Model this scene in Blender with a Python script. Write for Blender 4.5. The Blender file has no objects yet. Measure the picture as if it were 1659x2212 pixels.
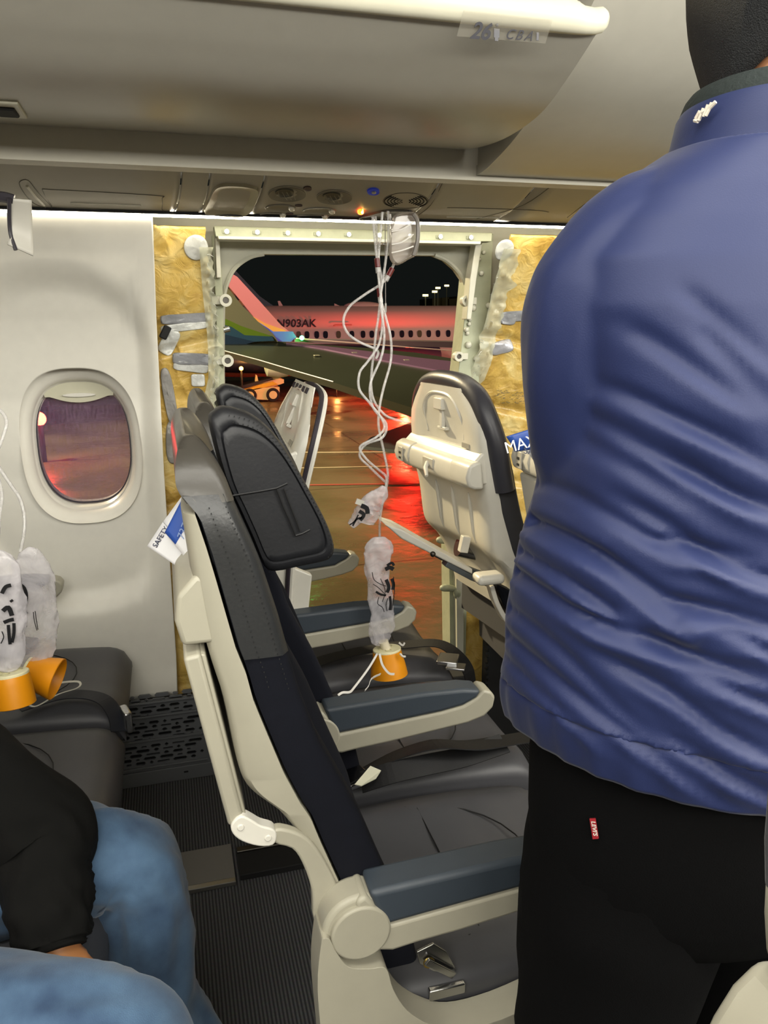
import bpy, bmesh, math, random
from mathutils import Vector, Matrix, noise
random.seed(7)
SC = bpy.context.scene
COL = SC.collection
# ------------------------------------------------------------ camera
F = 1670.0; CX, CY = 829.5, 1106.0; H = 1.30
PITCH = math.atan(418/F); YAW = math.radians(15.6); ROLL = math.radians(0.25)
FW = Vector((math.sin(YAW)*math.cos(PITCH), math.cos(YAW)*math.cos(PITCH), -math.sin(PITCH)))
R0 = Vector((math.cos(YAW), -math.sin(YAW), 0)); U0 = R0.cross(FW)
RT = R0*math.cos(ROLL)-U0*math.sin(ROLL); UP = R0*math.sin(ROLL)+U0*math.cos(ROLL)
cam = bpy.data.objects.new('camera', bpy.data.cameras.new('camera')); COL.objects.link(cam)
cam.data.sensor_fit = 'HORIZONTAL'; cam.data.sensor_width = 36; cam.data.lens = F/1659*36
cam.data.clip_start = 0.02; cam.data.clip_end = 2000
cam.matrix_world = Matrix(((RT.x, UP.x, -FW.x, 0), (RT.y, UP.y, -FW.y, 0), (RT.z, UP.z, -FW.z, H), (0, 0, 0, 1)))
SC.camera = cam
# ------------------------------------------------------------ world, lights, exposure
w = bpy.data.worlds.new('night'); SC.world = w; w.use_nodes = True
w.node_tree.nodes['Background'].inputs[0].default_value = (0.40, 0.48, 0.44, 1)
w.node_tree.nodes['Background'].inputs[1].default_value = 0.013
SC.view_settings.view_transform = 'Standard'; SC.view_settings.look = 'None'
SC.view_settings.gamma = 1; SC.view_settings.use_curve_mapping = False
SC.view_settings.exposure = 0.08
def lamp(name, kind, loc, energy, color, rot=(0, 0, 0), size=None, sy=None, spot=None, blend=.6):
    l = bpy.data.lights.new(name, kind); l.energy = energy; l.color = color
    if kind == 'AREA':
        l.size = size
        if sy: l.shape = 'RECTANGLE'; l.size_y = sy
    elif size: l.shadow_soft_size = size
    if spot: l.spot_size = spot; l.spot_blend = blend
    o = bpy.data.objects.new(name, l); COL.objects.link(o); o.location = loc; o.rotation_euler = rot
    return o
def aim(o, p):
    o.rotation_euler = (Vector(p)-o.location).to_track_quat('-Z', 'Y').to_euler()
WARM = (1.0, 0.97, 0.885)
lamp('aisle_light', 'AREA', (0.2, 0.2, 2.10), 42, WARM, size=4.0, sy=0.35)
lamp('far_aisle_light', 'AREA', (-0.5, -1.0, 2.05), 30, WARM, size=4.0, sy=0.4)
a = lamp('bin_fill_opposite', 'AREA', (0.6, -1.3, 1.92), 78, WARM, size=4.5, sy=0.25); aim(a, (.6, 1.2, 1.88))  # added fill aimed level at the closed bin, not a wall fitting
a = lamp('bin_fill_forward', 'AREA', (2.5, -.1, 1.95), 36, WARM, size=1.2, sy=0.3); aim(a, (1.2, 1.2, 1.8))  # added fill from ahead to brighten the closed bin
a = lamp('apron_flood', 'SPOT', (-12, 22, 14), 44000, (1.0, .82, .50), size=.6, spot=1.9); aim(a, (4, 16, -2.7))
a = lamp('airliner_pink_fill', 'SPOT', (4, 14, 7), 6500, (1.0, .52, .56), size=.5, spot=1.3); aim(a, (10, 42, 0))  # added pink light, stands in for beacon and sodium light on the airliner
a = lamp('apron_flood_white', 'SPOT', (46, 18, 14), 19000, (1.0, .70, .42), size=.5, spot=.9); aim(a, (22, 42, 0))
a = lamp('winglet_fill', 'SPOT', (-8, 5, 9), 9000, (1.0, .92, .7), size=.5, spot=.8); aim(a, (1.5, 17, 1.2))  # added spot to brighten the upswept tip of our wing
# ------------------------------------------------------------ pixel rays to points
def ray(x, y): return FW + RT*((x-CX)/F) - UP*((y-CY)/F)
def P(x, y, Y):
    d = ray(x, y); t = Y/d.y; return Vector((d.x*t, Y, H+d.z*t))
def PZ(x, y, Z):
    d = ray(x, y); t = (Z-H)/d.z; return Vector((d.x*t, d.y*t, Z))
def PN(x, y, p0, n):
    d = ray(x, y); o = Vector((0, 0, H)); t = (Vector(p0)-o).dot(n)/d.dot(n); return o+d*t
# ------------------------------------------------------------ materials
def lin(h):
    h = h.lstrip('#'); r = []
    for i in (0, 2, 4):
        c = int(h[i:i+2], 16)/255; r.append(c/12.92 if c <= .04045 else ((c+.055)/1.055)**2.4)
    return (*r, 1)
MATS = {}
def mat(name, hexc, rough=.5, metal=0, var=None, bump=None, coat=0, sheen=0, emit=None, alpha=None, spec=None, trans=0, stretch=None):
    if name in MATS: return MATS[name]
    m = bpy.data.materials.new(name); m.use_nodes = True; nt = m.node_tree; N = nt.nodes; L = nt.links
    b = N['Principled BSDF']; c = lin(hexc)
    b.inputs['Base Color'].default_value = c; b.inputs['Roughness'].default_value = rough; b.inputs['Metallic'].default_value = metal
    b.inputs['Coat Weight'].default_value = coat; b.inputs['Sheen Weight'].default_value = sheen
    if spec is not None: b.inputs['Specular IOR Level'].default_value = spec
    if trans: b.inputs['Transmission Weight'].default_value = trans
    if alpha is not None: b.inputs['Alpha'].default_value = alpha
    if emit: b.inputs['Emission Color'].default_value = lin(emit[0]); b.inputs['Emission Strength'].default_value = emit[1]
    tc = N.new('ShaderNodeTexCoord'); src = tc.outputs['Object']
    if stretch:
        mp = N.new('ShaderNodeMapping'); mp.inputs['Scale'].default_value = stretch; L.new(src, mp.inputs['Vector']); src = mp.outputs['Vector']
    if var is None: var = (35, .05)
    nz = N.new('ShaderNodeTexNoise'); nz.inputs['Scale'].default_value = var[0]; nz.inputs['Detail'].default_value = 5; L.new(src, nz.inputs['Vector'])
    mx = N.new('ShaderNodeMix'); mx.data_type = 'RGBA'
    k1, k2 = 1-var[1], 1+var[1]
    mx.inputs[6].default_value = (c[0]*k1, c[1]*k1, c[2]*k1, 1); mx.inputs[7].default_value = (min(1, c[0]*k2), min(1, c[1]*k2), min(1, c[2]*k2), 1)
    L.new(nz.outputs['Fac'], mx.inputs[0]); L.new(mx.outputs[2], b.inputs['Base Color'])
    if bump:
        n2 = N.new('ShaderNodeTexNoise'); n2.inputs['Scale'].default_value = bump[0]; n2.inputs['Detail'].default_value = 6; L.new(src, n2.inputs['Vector'])
        bp = N.new('ShaderNodeBump'); bp.inputs['Strength'].default_value = bump[1]; bp.inputs['Distance'].default_value = bump[2] if len(bump) > 2 else .003
        L.new(n2.outputs['Fac'], bp.inputs['Height']); L.new(bp.outputs['Normal'], b.inputs['Normal'])
    MATS[name] = m; return m
shell = mat('seat_shell_plastic', '9f9b8b', .42, bump=(900, .05, .0005))
shellw = mat('white_plastic', 'cfccc2', .35)
wallm = mat('sidewall_plastic', 'dfdcd2', .38, bump=(1200, .06, .0004))
binm = mat('bin_plastic', 'b9b6ab', .33, bump=(1200, .08, .0004))
binl = mat('bin_lip_plastic', 'cfccb8', .4)
psum = mat('service_panel_plastic', 'b4afa2', .42, bump=(1200, .08, .0004))
psud = mat('service_panel_recess_shade', '8d897c', .45)  # panel plastic made darker: shade of the sunk bowls put into the colour
leather = mat('dark_leather', '2a2b2c', .36, var=(40, .12), bump=(220, .25, .0012))
leath2 = mat('headrest_leather', '17181c', .52, var=(25, .15), bump=(240, .2, .001))
fabric = mat('charcoal_fabric', '2b2b2f', .75, var=(60, .15), bump=(500, .3, .001), sheen=.15)
cush = mat('seat_cushion_leather', '454549', .5, var=(12, .14), bump=(160, .2, .001))
navy = mat('navy_side_fabric', '0c0e17', .9, var=(60, .2), bump=(700, .3, .001), spec=.2)
padm = mat('armrest_pad_rubber', '353d46', .5, bump=(400, .2, .0006))
blackm = mat('black_webbing', '0b0b0e', .6, bump=(600, .4, .001))
gapm = mat('dark_gap', '0a0a0b', .8)
chrome = mat('brushed_metal', 'b8b8b8', .25, 1.0)
steel = mat('dark_metal', '55524e', .4, 1.0)
gloss = mat('polished_rail', '8d8b86', .3, .8)
# ------------------------------------------------------------ mesh helpers
def link(name, me, m, parent=None, smooth=40, bev=None, seg=3, sub=0):
    o = bpy.data.objects.new(name, me); COL.objects.link(o)
    if m and not me.materials: me.materials.append(m)
    if smooth:
        me.shade_smooth()
        try: me.set_sharp_from_angle(angle=math.radians(smooth))
        except Exception: pass
    if bev:
        b = o.modifiers.new('bevel', 'BEVEL'); b.width = bev; b.segments = seg; b.limit_method = 'ANGLE'; b.angle_limit = math.radians(35); b.harden_normals = False
        me.shade_smooth()
    if sub:
        s = o.modifiers.new('sub', 'SUBSURF'); s.levels = sub; s.render_levels = sub
    if parent: o.parent = parent
    return o
def thing(name, label, cat, loc=(0, 0, 0), group=None, kind=None):
    o = bpy.data.objects.new(name, None); COL.objects.link(o); o.empty_display_size = .05
    tag(o, label, cat, group, kind); o.location = loc; return o
def tag(o, label=None, cat=None, group=None, kind=None):
    if label: o['label'] = label
    if cat: o['category'] = cat
    if group: o['group'] = group
    if kind: o['kind'] = kind
    return o
def keep(o, parent):            # parent without moving (parents sit at their own base point)
    o.parent = parent; o.matrix_parent_inverse = Matrix.Translation(-Vector(parent.location)) @ Matrix.Identity(4) if parent.type == 'EMPTY' else Matrix.Identity(4)
    return o
def part(name, me, m, par, **k):
    o = link(name, me, m, None, **k)
    if par is not None: keep(o, par)
    return o
def MB(bm, name='m'):
    bmesh.ops.recalc_face_normals(bm, faces=bm.faces)
    me = bpy.data.meshes.new(name); bm.to_mesh(me); bm.free(); return me
def sm(pts, n=6, closed=False):
    pts = [Vector(p) for p in pts]; out = []; N = len(pts); rng = N if closed else N-1
    for i in range(rng):
        g = (lambda k: pts[k % N]) if closed else (lambda k: pts[max(0, min(N-1, k))])
        p0, p1, p2, p3 = g(i-1), g(i), g(i+1), g(i+2)
        for j in range(n):
            t = j/n; out.append(.5*((2*p1)+(p2-p0)*t+(2*p0-5*p1+4*p2-p3)*t*t+(3*p1-p0-3*p2+p3)*t**3))
    if not closed: out.append(pts[-1])
    return out
def prism(poly, a, b, bm=None, f=None):
    """poly of (X,z) extruded along Y from a to b"""
    own = bm is None; bm = bm or bmesh.new()
    A = [bm.verts.new((p[0], a, p[1])) for p in poly]; B = [bm.verts.new((p[0], b, p[1])) for p in poly]
    bm.faces.new(A); bm.faces.new(B[::-1]); n = len(poly)
    for i in range(n): bm.faces.new((A[i], A[(i+1) % n], B[(i+1) % n], B[i]))
    return MB(bm) if own else bm
def box(c, s, bm=None, rot=None):
    own = bm is None; bm = bm or bmesh.new()
    M = Matrix.Translation(Vector(c)) @ ((rot.to_4x4() if rot else Matrix.Identity(4)) @ Matrix.Diagonal((s[0], s[1], s[2], 1)))
    bmesh.ops.create_cube(bm, size=1, matrix=M)
    return MB(bm) if own else bm
def cyl(p0, p1, r0, r1=None, seg=20, bm=None):
    own = bm is None; bm = bm or bmesh.new(); p0 = Vector(p0); p1 = Vector(p1); d = p1-p0
    M = Matrix.Translation((p0+p1)/2) @ d.to_track_quat('Z', 'Y').to_matrix().to_4x4()
    bmesh.ops.create_cone(bm, cap_ends=True, segments=seg, radius1=r0, radius2=r0 if r1 is None else r1, depth=d.length, matrix=M)
    return MB(bm) if own else bm
def ball(c, r, bm=None, s=(1, 1, 1), seg=16):
    own = bm is None; bm = bm or bmesh.new()
    bmesh.ops.create_uvsphere(bm, u_segments=seg, v_segments=seg//2+2, radius=r, matrix=Matrix.Translation(Vector(c)) @ Matrix.Diagonal((s[0], s[1], s[2], 1)))
    return MB(bm) if own else bm
def tube(pts, r, seg=8, bm=None, flat=None, up=Vector((0, 0, 1))):
    """sweep; r number or list; flat=(w,t) ribbon"""
    own = bm is None; bm = bm or bmesh.new(); pts = [Vector(p) for p in pts]; n = len(pts); rings = []
    nrm = None
    for i, p in enumerate(pts):
        t = (pts[min(i+1, n-1)]-pts[max(i-1, 0)]).normalized()
        if nrm is None:
            nrm = t.cross(up); nrm = nrm.normalized() if nrm.length > 1e-3 else t.cross(Vector((1, 0, 0))).normalized()
        else:
            nrm = (nrm-t*nrm.dot(t)).normalized()
        bi = t.cross(nrm); rr = r[i] if isinstance(r, (list, tuple)) else r; ring = []
        if flat:
            w_, t_ = flat
            for a_, b_ in ((-w_, -t_), (w_, -t_), (w_, t_), (-w_, t_)): ring.append(bm.verts.new(p+nrm*a_/2+bi*b_/2))
        else:
            for k in range(seg):
                a_ = 2*math.pi*k/seg; ring.append(bm.verts.new(p+nrm*math.cos(a_)*rr+bi*math.sin(a_)*rr))
        rings.append(ring)
    for i in range(n-1):
        m_ = len(rings[i])
        for k in range(m_): bm.faces.new((rings[i][k], rings[i][(k+1) % m_], rings[i+1][(k+1) % m_], rings[i+1][k]))
    bm.faces.new(rings[0][::-1]); bm.faces.new(rings[-1])
    return MB(bm) if own else bm
def loft(rings, bm=None, cap=True):
    own = bm is None; bm = bm or bmesh.new(); R = [[bm.verts.new(p) for p in r] for r in rings]; m_ = len(R[0])
    for i in range(len(R)-1):
        for k in range(m_): bm.faces.new((R[i][k], R[i][(k+1) % m_], R[i+1][(k+1) % m_], R[i+1][k]))
    if cap: bm.faces.new(R[0][::-1]); bm.faces.new(R[-1])
    return MB(bm) if own else bm
def grid(fn, nu, nv, bm=None, thick=None):
    own = bm is None; bm = bm or bmesh.new(); V = [[bm.verts.new(fn(i/(nu-1), j/(nv-1))) for j in range(nv)] for i in range(nu)]
    for i in range(nu-1):
        for j in range(nv-1): bm.faces.new((V[i][j], V[i+1][j], V[i+1][j+1], V[i][j+1]))
    return MB(bm) if own else bm
def solid(o, t, off=0):
    s = o.modifiers.new('solid', 'SOLIDIFY'); s.thickness = t; s.offset = off; return o
def plate(outer, holes, Y, thick, yf=None):
    """filled outline in (X,z) with holes, as a plate of real thickness"""
    cu = bpy.data.curves.new('c', 'CURVE'); cu.dimensions = '2D'; cu.fill_mode = 'BOTH'; cu.extrude = thick/2
    for pl in [outer]+list(holes):
        s = cu.splines.new('POLY'); s.points.add(len(pl)-1); s.use_cyclic_u = True
        for i, p in enumerate(pl): s.points[i].co = (p[0], p[1], 0, 1)
    o = bpy.data.objects.new('c', cu); COL.objects.link(o); dg = bpy.context.evaluated_depsgraph_get()
    me = bpy.data.meshes.new_from_object(o.evaluated_get(dg)); bpy.data.objects.remove(o)
    if yf:
        b_ = bmesh.new(); b_.from_mesh(me)
        for k in range(8): bmesh.ops.bisect_plane(b_, geom=b_.verts[:]+b_.edges[:]+b_.faces[:], plane_co=(0, 1.0+k*.08, 0), plane_no=(0, 1, 0))
        b_.to_mesh(me); b_.free()
    for v in me.vertices:
        x, y, z = v.co; v.co = (x, Y-z+(yf(y) if yf else 0), y)
    me.materials.clear(); return me
def text(s, size, M, m, name, par, ext=.0004, shear=0, bold=0):
    cu = bpy.data.curves.new('t', 'FONT'); cu.body = s; cu.size = size; cu.extrude = ext; cu.shear = shear; cu.offset = bold; cu.align_x = 'CENTER'; cu.align_y = 'CENTER'
    o = bpy.data.objects.new('t', cu); COL.objects.link(o); dg = bpy.context.evaluated_depsgraph_get()
    me = bpy.data.meshes.new_from_object(o.evaluated_get(dg)); bpy.data.objects.remove(o); me.materials.clear()
    me.transform(M)
    return part(name, me, m, par, smooth=0)
def frame(o, xa, ya):
    xa = Vector(xa).normalized(); ya = Vector(ya); ya = (ya-xa*ya.dot(xa)).normalized(); za = xa.cross(ya)
    return Matrix(((xa.x, ya.x, za.x, o[0]), (xa.y, ya.y, za.y, o[1]), (xa.z, ya.z, za.z, o[2]), (0, 0, 0, 1)))
def ell(cx, cz, rx, rz, n=40, p=2.0):
    out = []
    for i in range(n):
        a = 2*math.pi*i/n; c, s = math.cos(a), math.sin(a)
        out.append((cx+rx*math.copysign(abs(c)**(2/p), c), cz+rz*math.copysign(abs(s)**(2/p), s)))
    return out
def lerp(a, b, t): return a+(b-a)*t
def interp(tab, z):
    if z <= tab[0][0]: return tab[0][1]
    for (a, u), (b, v) in zip(tab, tab[1:]):
        if z <= b: return u+(v-u)*(z-a)/(b-a)
    return tab[-1][1]
def sstep(a, b, x):
    t = max(0, min(1, (x-a)/(b-a))); return t*t*(3-2*t)

# ============================================================ SETTING
PROF = [(0, 2.10), (.26, 2.125), (.6, 2.14), (.9, 2.14), (1.1, 2.115), (1.3, 2.06), (1.45, 2.0), (1.56, 1.945)]
def WY(z): return interp(PROF, z)
# floor with ribbed carpet
fm = bpy.data.materials.new('ribbed_carpet'); fm.use_nodes = True
nt = fm.node_tree; N = nt.nodes; L = nt.links; b = N['Principled BSDF']; b.inputs['Roughness'].default_value = .85
tc = N.new('ShaderNodeTexCoord'); wv = N.new('ShaderNodeTexWave'); wv.inputs['Scale'].default_value = 42; wv.bands_direction = 'X'; wv.inputs['Distortion'].default_value = .15
L.new(tc.outputs['Object'], wv.inputs['Vector']); ns = N.new('ShaderNodeTexNoise'); ns.inputs['Scale'].default_value = 160; L.new(tc.outputs['Object'], ns.inputs['Vector'])
cr = N.new('ShaderNodeMix'); cr.data_type = 'RGBA'; cr.inputs[6].default_value = lin('24252a'); cr.inputs[7].default_value = lin('5c5d5f'); L.new(wv.outputs['Fac'], cr.inputs[0])
m2 = N.new('ShaderNodeMix'); m2.data_type = 'RGBA'; m2.blend_type = 'MULTIPLY'; m2.inputs[0].default_value = .5; L.new(cr.outputs[2], m2.inputs[6]); L.new(ns.outputs['Color'], m2.inputs[7]); L.new(m2.outputs[2], b.inputs['Base Color'])
bp = N.new('ShaderNodeBump'); bp.inputs['Distance'].default_value = .003; bp.inputs['Strength'].default_value = .6; L.new(wv.outputs['Fac'], bp.inputs['Height']); L.new(bp.outputs['Normal'], b.inputs['Normal'])
fl = link('floor', box((0, -.25, -.03), (9, 4.76, .06)), fm, smooth=0); tag(fl, kind='structure')
# sidewall panel with window
PX1 = 0.0; PX0 = -0.56; WCX, WCZ = -0.222, 0.975
def hole(a, s=1.0, rx=.148, rz=.206):
    c, sn = math.cos(a), math.sin(a); p = 2.6
    return (WCX+rx*s*math.copysign(abs(c)**(2/p), c), WCZ+rz*s*math.copysign(abs(sn)**(2/p), sn))
def redge(z): return interp([(0, -.02), (.26, -.025), (.9, -.02), (1.3, -.01), (1.56, 0.0)], z)
def recess(x, z):
    dx = (x-(-.24))/.285; dz = (z-.98)/.44 if z > .98 else (z-.98)/.46
    d = (abs(dx)**2.3+abs(dz)**2.3)**(1/2.3)
    return .030*(1-sstep(.86, 1.04, d))*sstep(.004, .055, redge(z)-x)
def wall_pt(x, z): return Vector((x, WY(z)+recess(x, z), z))
bm = bmesh.new(); NT = 120; NS = 46; rows = []
for j in range(NS+1):
    s = (j/NS)**1.25; row = []
    for i in range(NT):
        a = 2*math.pi*i/NT; hx, hz = hole(a); c, sn = math.cos(a), math.sin(a)
        Z0, Z1 = .25, 1.56
        ez = WCZ
        for _ in range(5):
            tx = ((redge(ez)-WCX) if c > 0 else (PX0-WCX)); tz = (Z1-WCZ) if sn > 0 else (Z0-WCZ)
            k = min(abs(tx/c) if abs(c) > 1e-6 else 1e9, abs(tz/sn) if abs(sn) > 1e-6 else 1e9)
            ex, ez = WCX+c*k, WCZ+sn*k
        x, z = lerp(hx, ex, s), lerp(hz, ez, s)
        row.append(bm.verts.new(wall_pt(x, z)))
    rows.append(row)
for j in range(NS):
    for i in range(NT):
        try: bm.faces.new((rows[j][i], rows[j][(i+1) % NT], rows[j+1][(i+1) % NT], rows[j+1][i]))
        except Exception: pass
wl = link('wall_left', MB(bm), wallm, smooth=60); solid(wl, .006, 1); tag(wl, kind='structure')
# bezel, pane, shade
win = thing('window_1', None, None, (WCX, 2.17, WCZ-.2), kind='structure')
def ringp(s, Y, rx=.148, rz=.206, dz=0): return [Vector((hole(2*math.pi*i/72, s, rx, rz)[0], Y, hole(2*math.pi*i/72, s, rx, rz)[1]+dz)) for i in range(72)]
prof = [(1.01, 2.158), (1.0, 2.160), (.985, 2.164), (.95, 2.168), (.90, 2.176), (.865, 2.186), (.85, 2.198), (.845, 2.204), (.832, 2.206), (.825, 2.215), (.80, 2.225), (.79, 2.235)]
me = loft([ringp(s, Y+(.0), dz=-.006*(1-s)/.2) for s, Y in prof], cap=False)
part('window_bezel', me, wallm, win, smooth=50)
pm = bpy.data.materials.new('scratched_pane'); pm.use_nodes = True; nt = pm.node_tree; N = nt.nodes; L = nt.links; N.remove(N['Principled BSDF'])
tr = N.new('ShaderNodeBsdfTransparent'); tr.inputs[0].default_value = (.92, .9, .95, 1); gl = N.new('ShaderNodeBsdfGlossy'); gl.inputs['Roughness'].default_value = .08
df = N.new('ShaderNodeBsdfDiffuse'); df.inputs[0].default_value = lin('a080a0'); mx1 = N.new('ShaderNodeMixShader'); mx1.inputs[0].default_value = .06; mx2 = N.new('ShaderNodeMixShader')
tc = N.new('ShaderNodeTexCoord'); mp = N.new('ShaderNodeMapping'); mp.inputs['Scale'].default_value = (60, 60, 12); nz = N.new('ShaderNodeTexNoise'); nz.inputs['Scale'].default_value = 3; nz.inputs['Detail'].default_value = 8
L.new(tc.outputs['Object'], mp.inputs[0]); L.new(mp.outputs[0], nz.inputs[0]); rp = N.new('ShaderNodeMapRange'); rp.inputs[1].default_value = .35; rp.inputs[2].default_value = .8; rp.inputs[3].default_value = .10; rp.inputs[4].default_value = .30; L.new(nz.outputs['Fac'], rp.inputs[0])
L.new(tr.outputs[0], mx1.inputs[1]); L.new(gl.outputs[0], mx1.inputs[2]); L.new(mx1.outputs[0], mx2.inputs[1]); L.new(df.outputs[0], mx2.inputs[2]); L.new(rp.outputs[0], mx2.inputs[0]); L.new(mx2.outputs[0], N['Material Output'].inputs[0])
pts = [(p.x, p.z) for p in ringp(.80, 0)]
part('pane', prism(pts, 2.228, 2.232), pm, win, smooth=0)
# window seal and partly lowered shade edge
seal = loft([ringp(.805, 2.226), ringp(.785, 2.226), ringp(.785, 2.222), ringp(.805, 2.222), ringp(.805, 2.226)], cap=False)
part('window_seal', seal, mat('rubber_seal', '2a2630', .5), win)
top = [(p.x, p.z) for p in ringp(.83, 0) if p.z > WCZ+.135]; top.sort()
lo = [(x, WCZ+.128-.016*max(0, 1-((x-WCX)/.07)**2)) for x in [WCX+.085-.17*i/14 for i in range(15)]]
sh = part('window_shade', prism(top+lo, 2.206, 2.214), mat('shade_plastic', 'b9b6a0', .5), win, smooth=30)
part('shade_grip', prism(ell(WCX, WCZ+.132, .042, .0055, 24), 2.199, 2.207), shellw, win, bev=.002)

# fuselage skin around the open plug doorway (door_1), curved like the wall
def SYf(z): return WY(z)+.09
dp = [(570, 549), (540, 556), (510, 577), (494, 604), (483, 650), (481, 760), (482, 850), (490, 1200), (500, 1560), (960, 1560), (972, 1400), (968, 1150), (982, 842), (988, 796), (995, 721), (1003, 667), (1006, 630), (1000, 604), (985, 582), (962, 562), (938, 552)]
def SKY(z): return 2.235+((WY(z)-2.14)*.5 if z > 1.0 else 0)
hp = []
for x, y in dp:
    v = P(x, y, 2.2)
    for _ in range(4): v = P(x, y, SKY(max(0, v.z)))
    hp.append(v)
HOLE = [(v.x, v.z) for v in hp]
skinm = mat('painted_skin', 'b2b1a2', .45, bump=(60, .05, .001))
WH = ringp(.80, 0); WHp = [(p.x, p.z) for p in WH]
me = plate([(-2.5, -.3), (3.5, -.3), (3.5, 1.62), (-2.5, 1.62)], [HOLE, WHp[::-1]], 2.25, .03, lambda z: (WY(max(0, z))-2.14)*.5 if z > 1.0 else 0)
dr = thing('door_1', None, None, (.5, 2.2, 0), kind='structure')
part('fuselage_skin', me, skinm, dr, smooth=30)
# doorway reveal lip along the hole
green = mat('primer_green', 'a9ad93', .5, var=(30, .2), bump=(80, .3, .002))
lip = sm([Vector((x, SKY(z)-.004, z)) for x, z in HOLE[:8]], 4); part('door_edge_strip', tube(lip, .006, 6), skinm, dr)
lip = sm([Vector((x, SKY(z)-.004, z)) for x, z in HOLE[10:]], 4); part('door_edge_strip', tube(lip, .006, 6), skinm, dr)
def quadY(p4, Y0, Y1): return prism([(P(x, y, Y0).x, P(x, y, Y0).z) for x, y in p4], Y0, Y1)
# header beam with bolts, flanges
part('header_beam', quadY([(462, 488), (1064, 503), (1062, 522), (466, 511)], 2.06, 2.10), green, dr, bev=.002)
part('header_flange', quadY([(470, 509), (1040, 521), (1038, 528), (472, 517)], 2.045, 2.10), mat('frame_white', 'c9c8b8', .4), dr, bev=.002)
for i in range(9):
    x = 490+i*66; c = P(x, 500+(x-490)*.024, 2.05); part('bracket', cyl(c, c+Vector((0, .01, 0)), .006, .006, 8), chrome, dr)
    part('clip', box(c+Vector((0, .012, .0)), (.022, .01, .008)), green, dr, bev=.001)
FRW = mat('frame_white', 'c9c8b8', .4)
part('jamb', quadY([(456, 500), (472, 500), (482, 640), (484, 850), (493, 1250), (478, 1250), (470, 850), (466, 650)], 2.15, 2.215), green, dr, bev=.002)
part('jamb', quadY([(1030, 520), (1066, 505), (1060, 640), (1042, 760), (1026, 900), (1012, 1150), (1006, 1420), (973, 1420), (970, 1150), (985, 850), (1000, 720), (1012, 600)], 2.14, 2.215), green, dr, bev=.002)
part('jamb_flange', quadY([(1028, 524), (1042, 524), (1030, 600), (1018, 690), (1008, 690), (1016, 600)], 2.10, 2.14), FRW, dr, bev=.002)
part('jamb_flange', quadY([(464, 500), (474, 503), (478, 600), (468, 600)], 2.12, 2.16), FRW, dr, bev=.002)
part('jamb_flange', quadY([(985, 1150), (1003, 1150), (1002, 1420), (988, 1420)], 2.11, 2.14), FRW, dr, bev=.002)
def eyelet(px, py, r, tilt, side):
    c = P(px, py, 2.13)
    bm = bmesh.new(); n = 24
    rings = []
    for rr, yy in ((r, -.012), (r, .012), (r*.5, .012), (r*.5, -.012)):
        rings.append([Vector((c.x+rr*math.cos(2*math.pi*k/n), c.y+yy, c.z+rr*math.sin(2*math.pi*k/n))) for k in range(n)])
    rings.append(rings[0]); loft(rings, bm, cap=False)
    box((c.x+side*r*1.4, c.y+.004, c.z), (r*1.6, .014, r*1.3), bm)
    me = MB(bm); o = part('stop_fitting', me, FRW, dr, bev=.0015)
    p = part('bolt', cyl(c+Vector((0, -.006, 0)), c+Vector((0, .01, 0)), r*.5, None, 16), steel, dr)
    return o
for px, py, r, s in ((487, 649, .016, -1), (491, 779, .016, -1), (1006, 650, .015, 1), (989, 770, .014, 1)): eyelet(px, py, r, 0, s)
for i, (px, py) in enumerate([(1045, 545), (1040, 590), (1022, 665), (1015, 690), (1008, 712), (1012, 745), (1014, 700), (1000, 830), (1004, 860), (1035, 560), (1055, 660), (1030, 775), (1010, 720)]):
    c = P(px, py, 2.135); part('rivet', ball(c, .006+.002*(i % 3), s=(1, .8, 1), seg=10), FRW, dr)
for px, py in ((968, 1172), (975, 1275)):
    c = P(px, py, 2.12); bm = bmesh.new(); cyl(c+Vector((-.02, 0, .01)), c+Vector((.035, .01, -.004)), .012, .008, 12, bm); ball(c+Vector((.02, 0, -.01)), .013, bm, (1, 1, 1.6), 12); ball(c+Vector((-.022, 0, .01)), .014, bm, (1.2, 1, .8), 12)
    part('latch_bracket', MB(bm), green, dr)
c = P(483, 713, 2.16); part('pin', cyl(c, c+Vector((.016, 0, .004)), .008, None, 14), chrome, dr)
# torn white cord trailing from the left jamb
# insulation blankets
def insul_mat():
    m = bpy.data.materials.new('insulation_film'); m.use_nodes = True; nt = m.node_tree; N = nt.nodes; L = nt.links; b = N['Principled BSDF']
    b.inputs['Roughness'].default_value = .45; b.inputs['Coat Weight'].default_value = .35; b.inputs['Coat Roughness'].default_value = .2
    tc = N.new('ShaderNodeTexCoord'); n1 = N.new('ShaderNodeTexNoise'); n1.inputs['Scale'].default_value = 9; n1.inputs['Detail'].default_value = 6; n1.inputs['Distortion'].default_value = 1.2
    L.new(tc.outputs['Object'], n1.inputs[0]); r = N.new('ShaderNodeValToRGB'); e = r.color_ramp.elements; e[0].position = .3; e[0].color = lin('a8863c'); e[1].position = .7; e[1].color = lin('dcc684')
    x = r.color_ramp.elements.new(.5); x.color = lin('c9a856'); L.new(n1.outputs['Fac'], r.inputs[0]); L.new(r.outputs[0], b.inputs['Base Color'])
    n2 = N.new('ShaderNodeTexNoise'); n2.inputs['Scale'].default_value = 28; n2.inputs['Detail'].default_value = 8; n2.inputs['Distortion'].default_value = 1.5; L.new(tc.outputs['Object'], n2.inputs[0])
    bp = N.new('ShaderNodeBump'); bp.inputs['Distance'].default_value = .012; bp.inputs['Strength'].default_value = .5; L.new(n2.outputs['Fac'], bp.inputs['Height']); L.new(bp.outputs[0], b.inputs['Normal'])
    return m
INS = insul_mat()
seams = [1.22, 1.02, .80]
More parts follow.
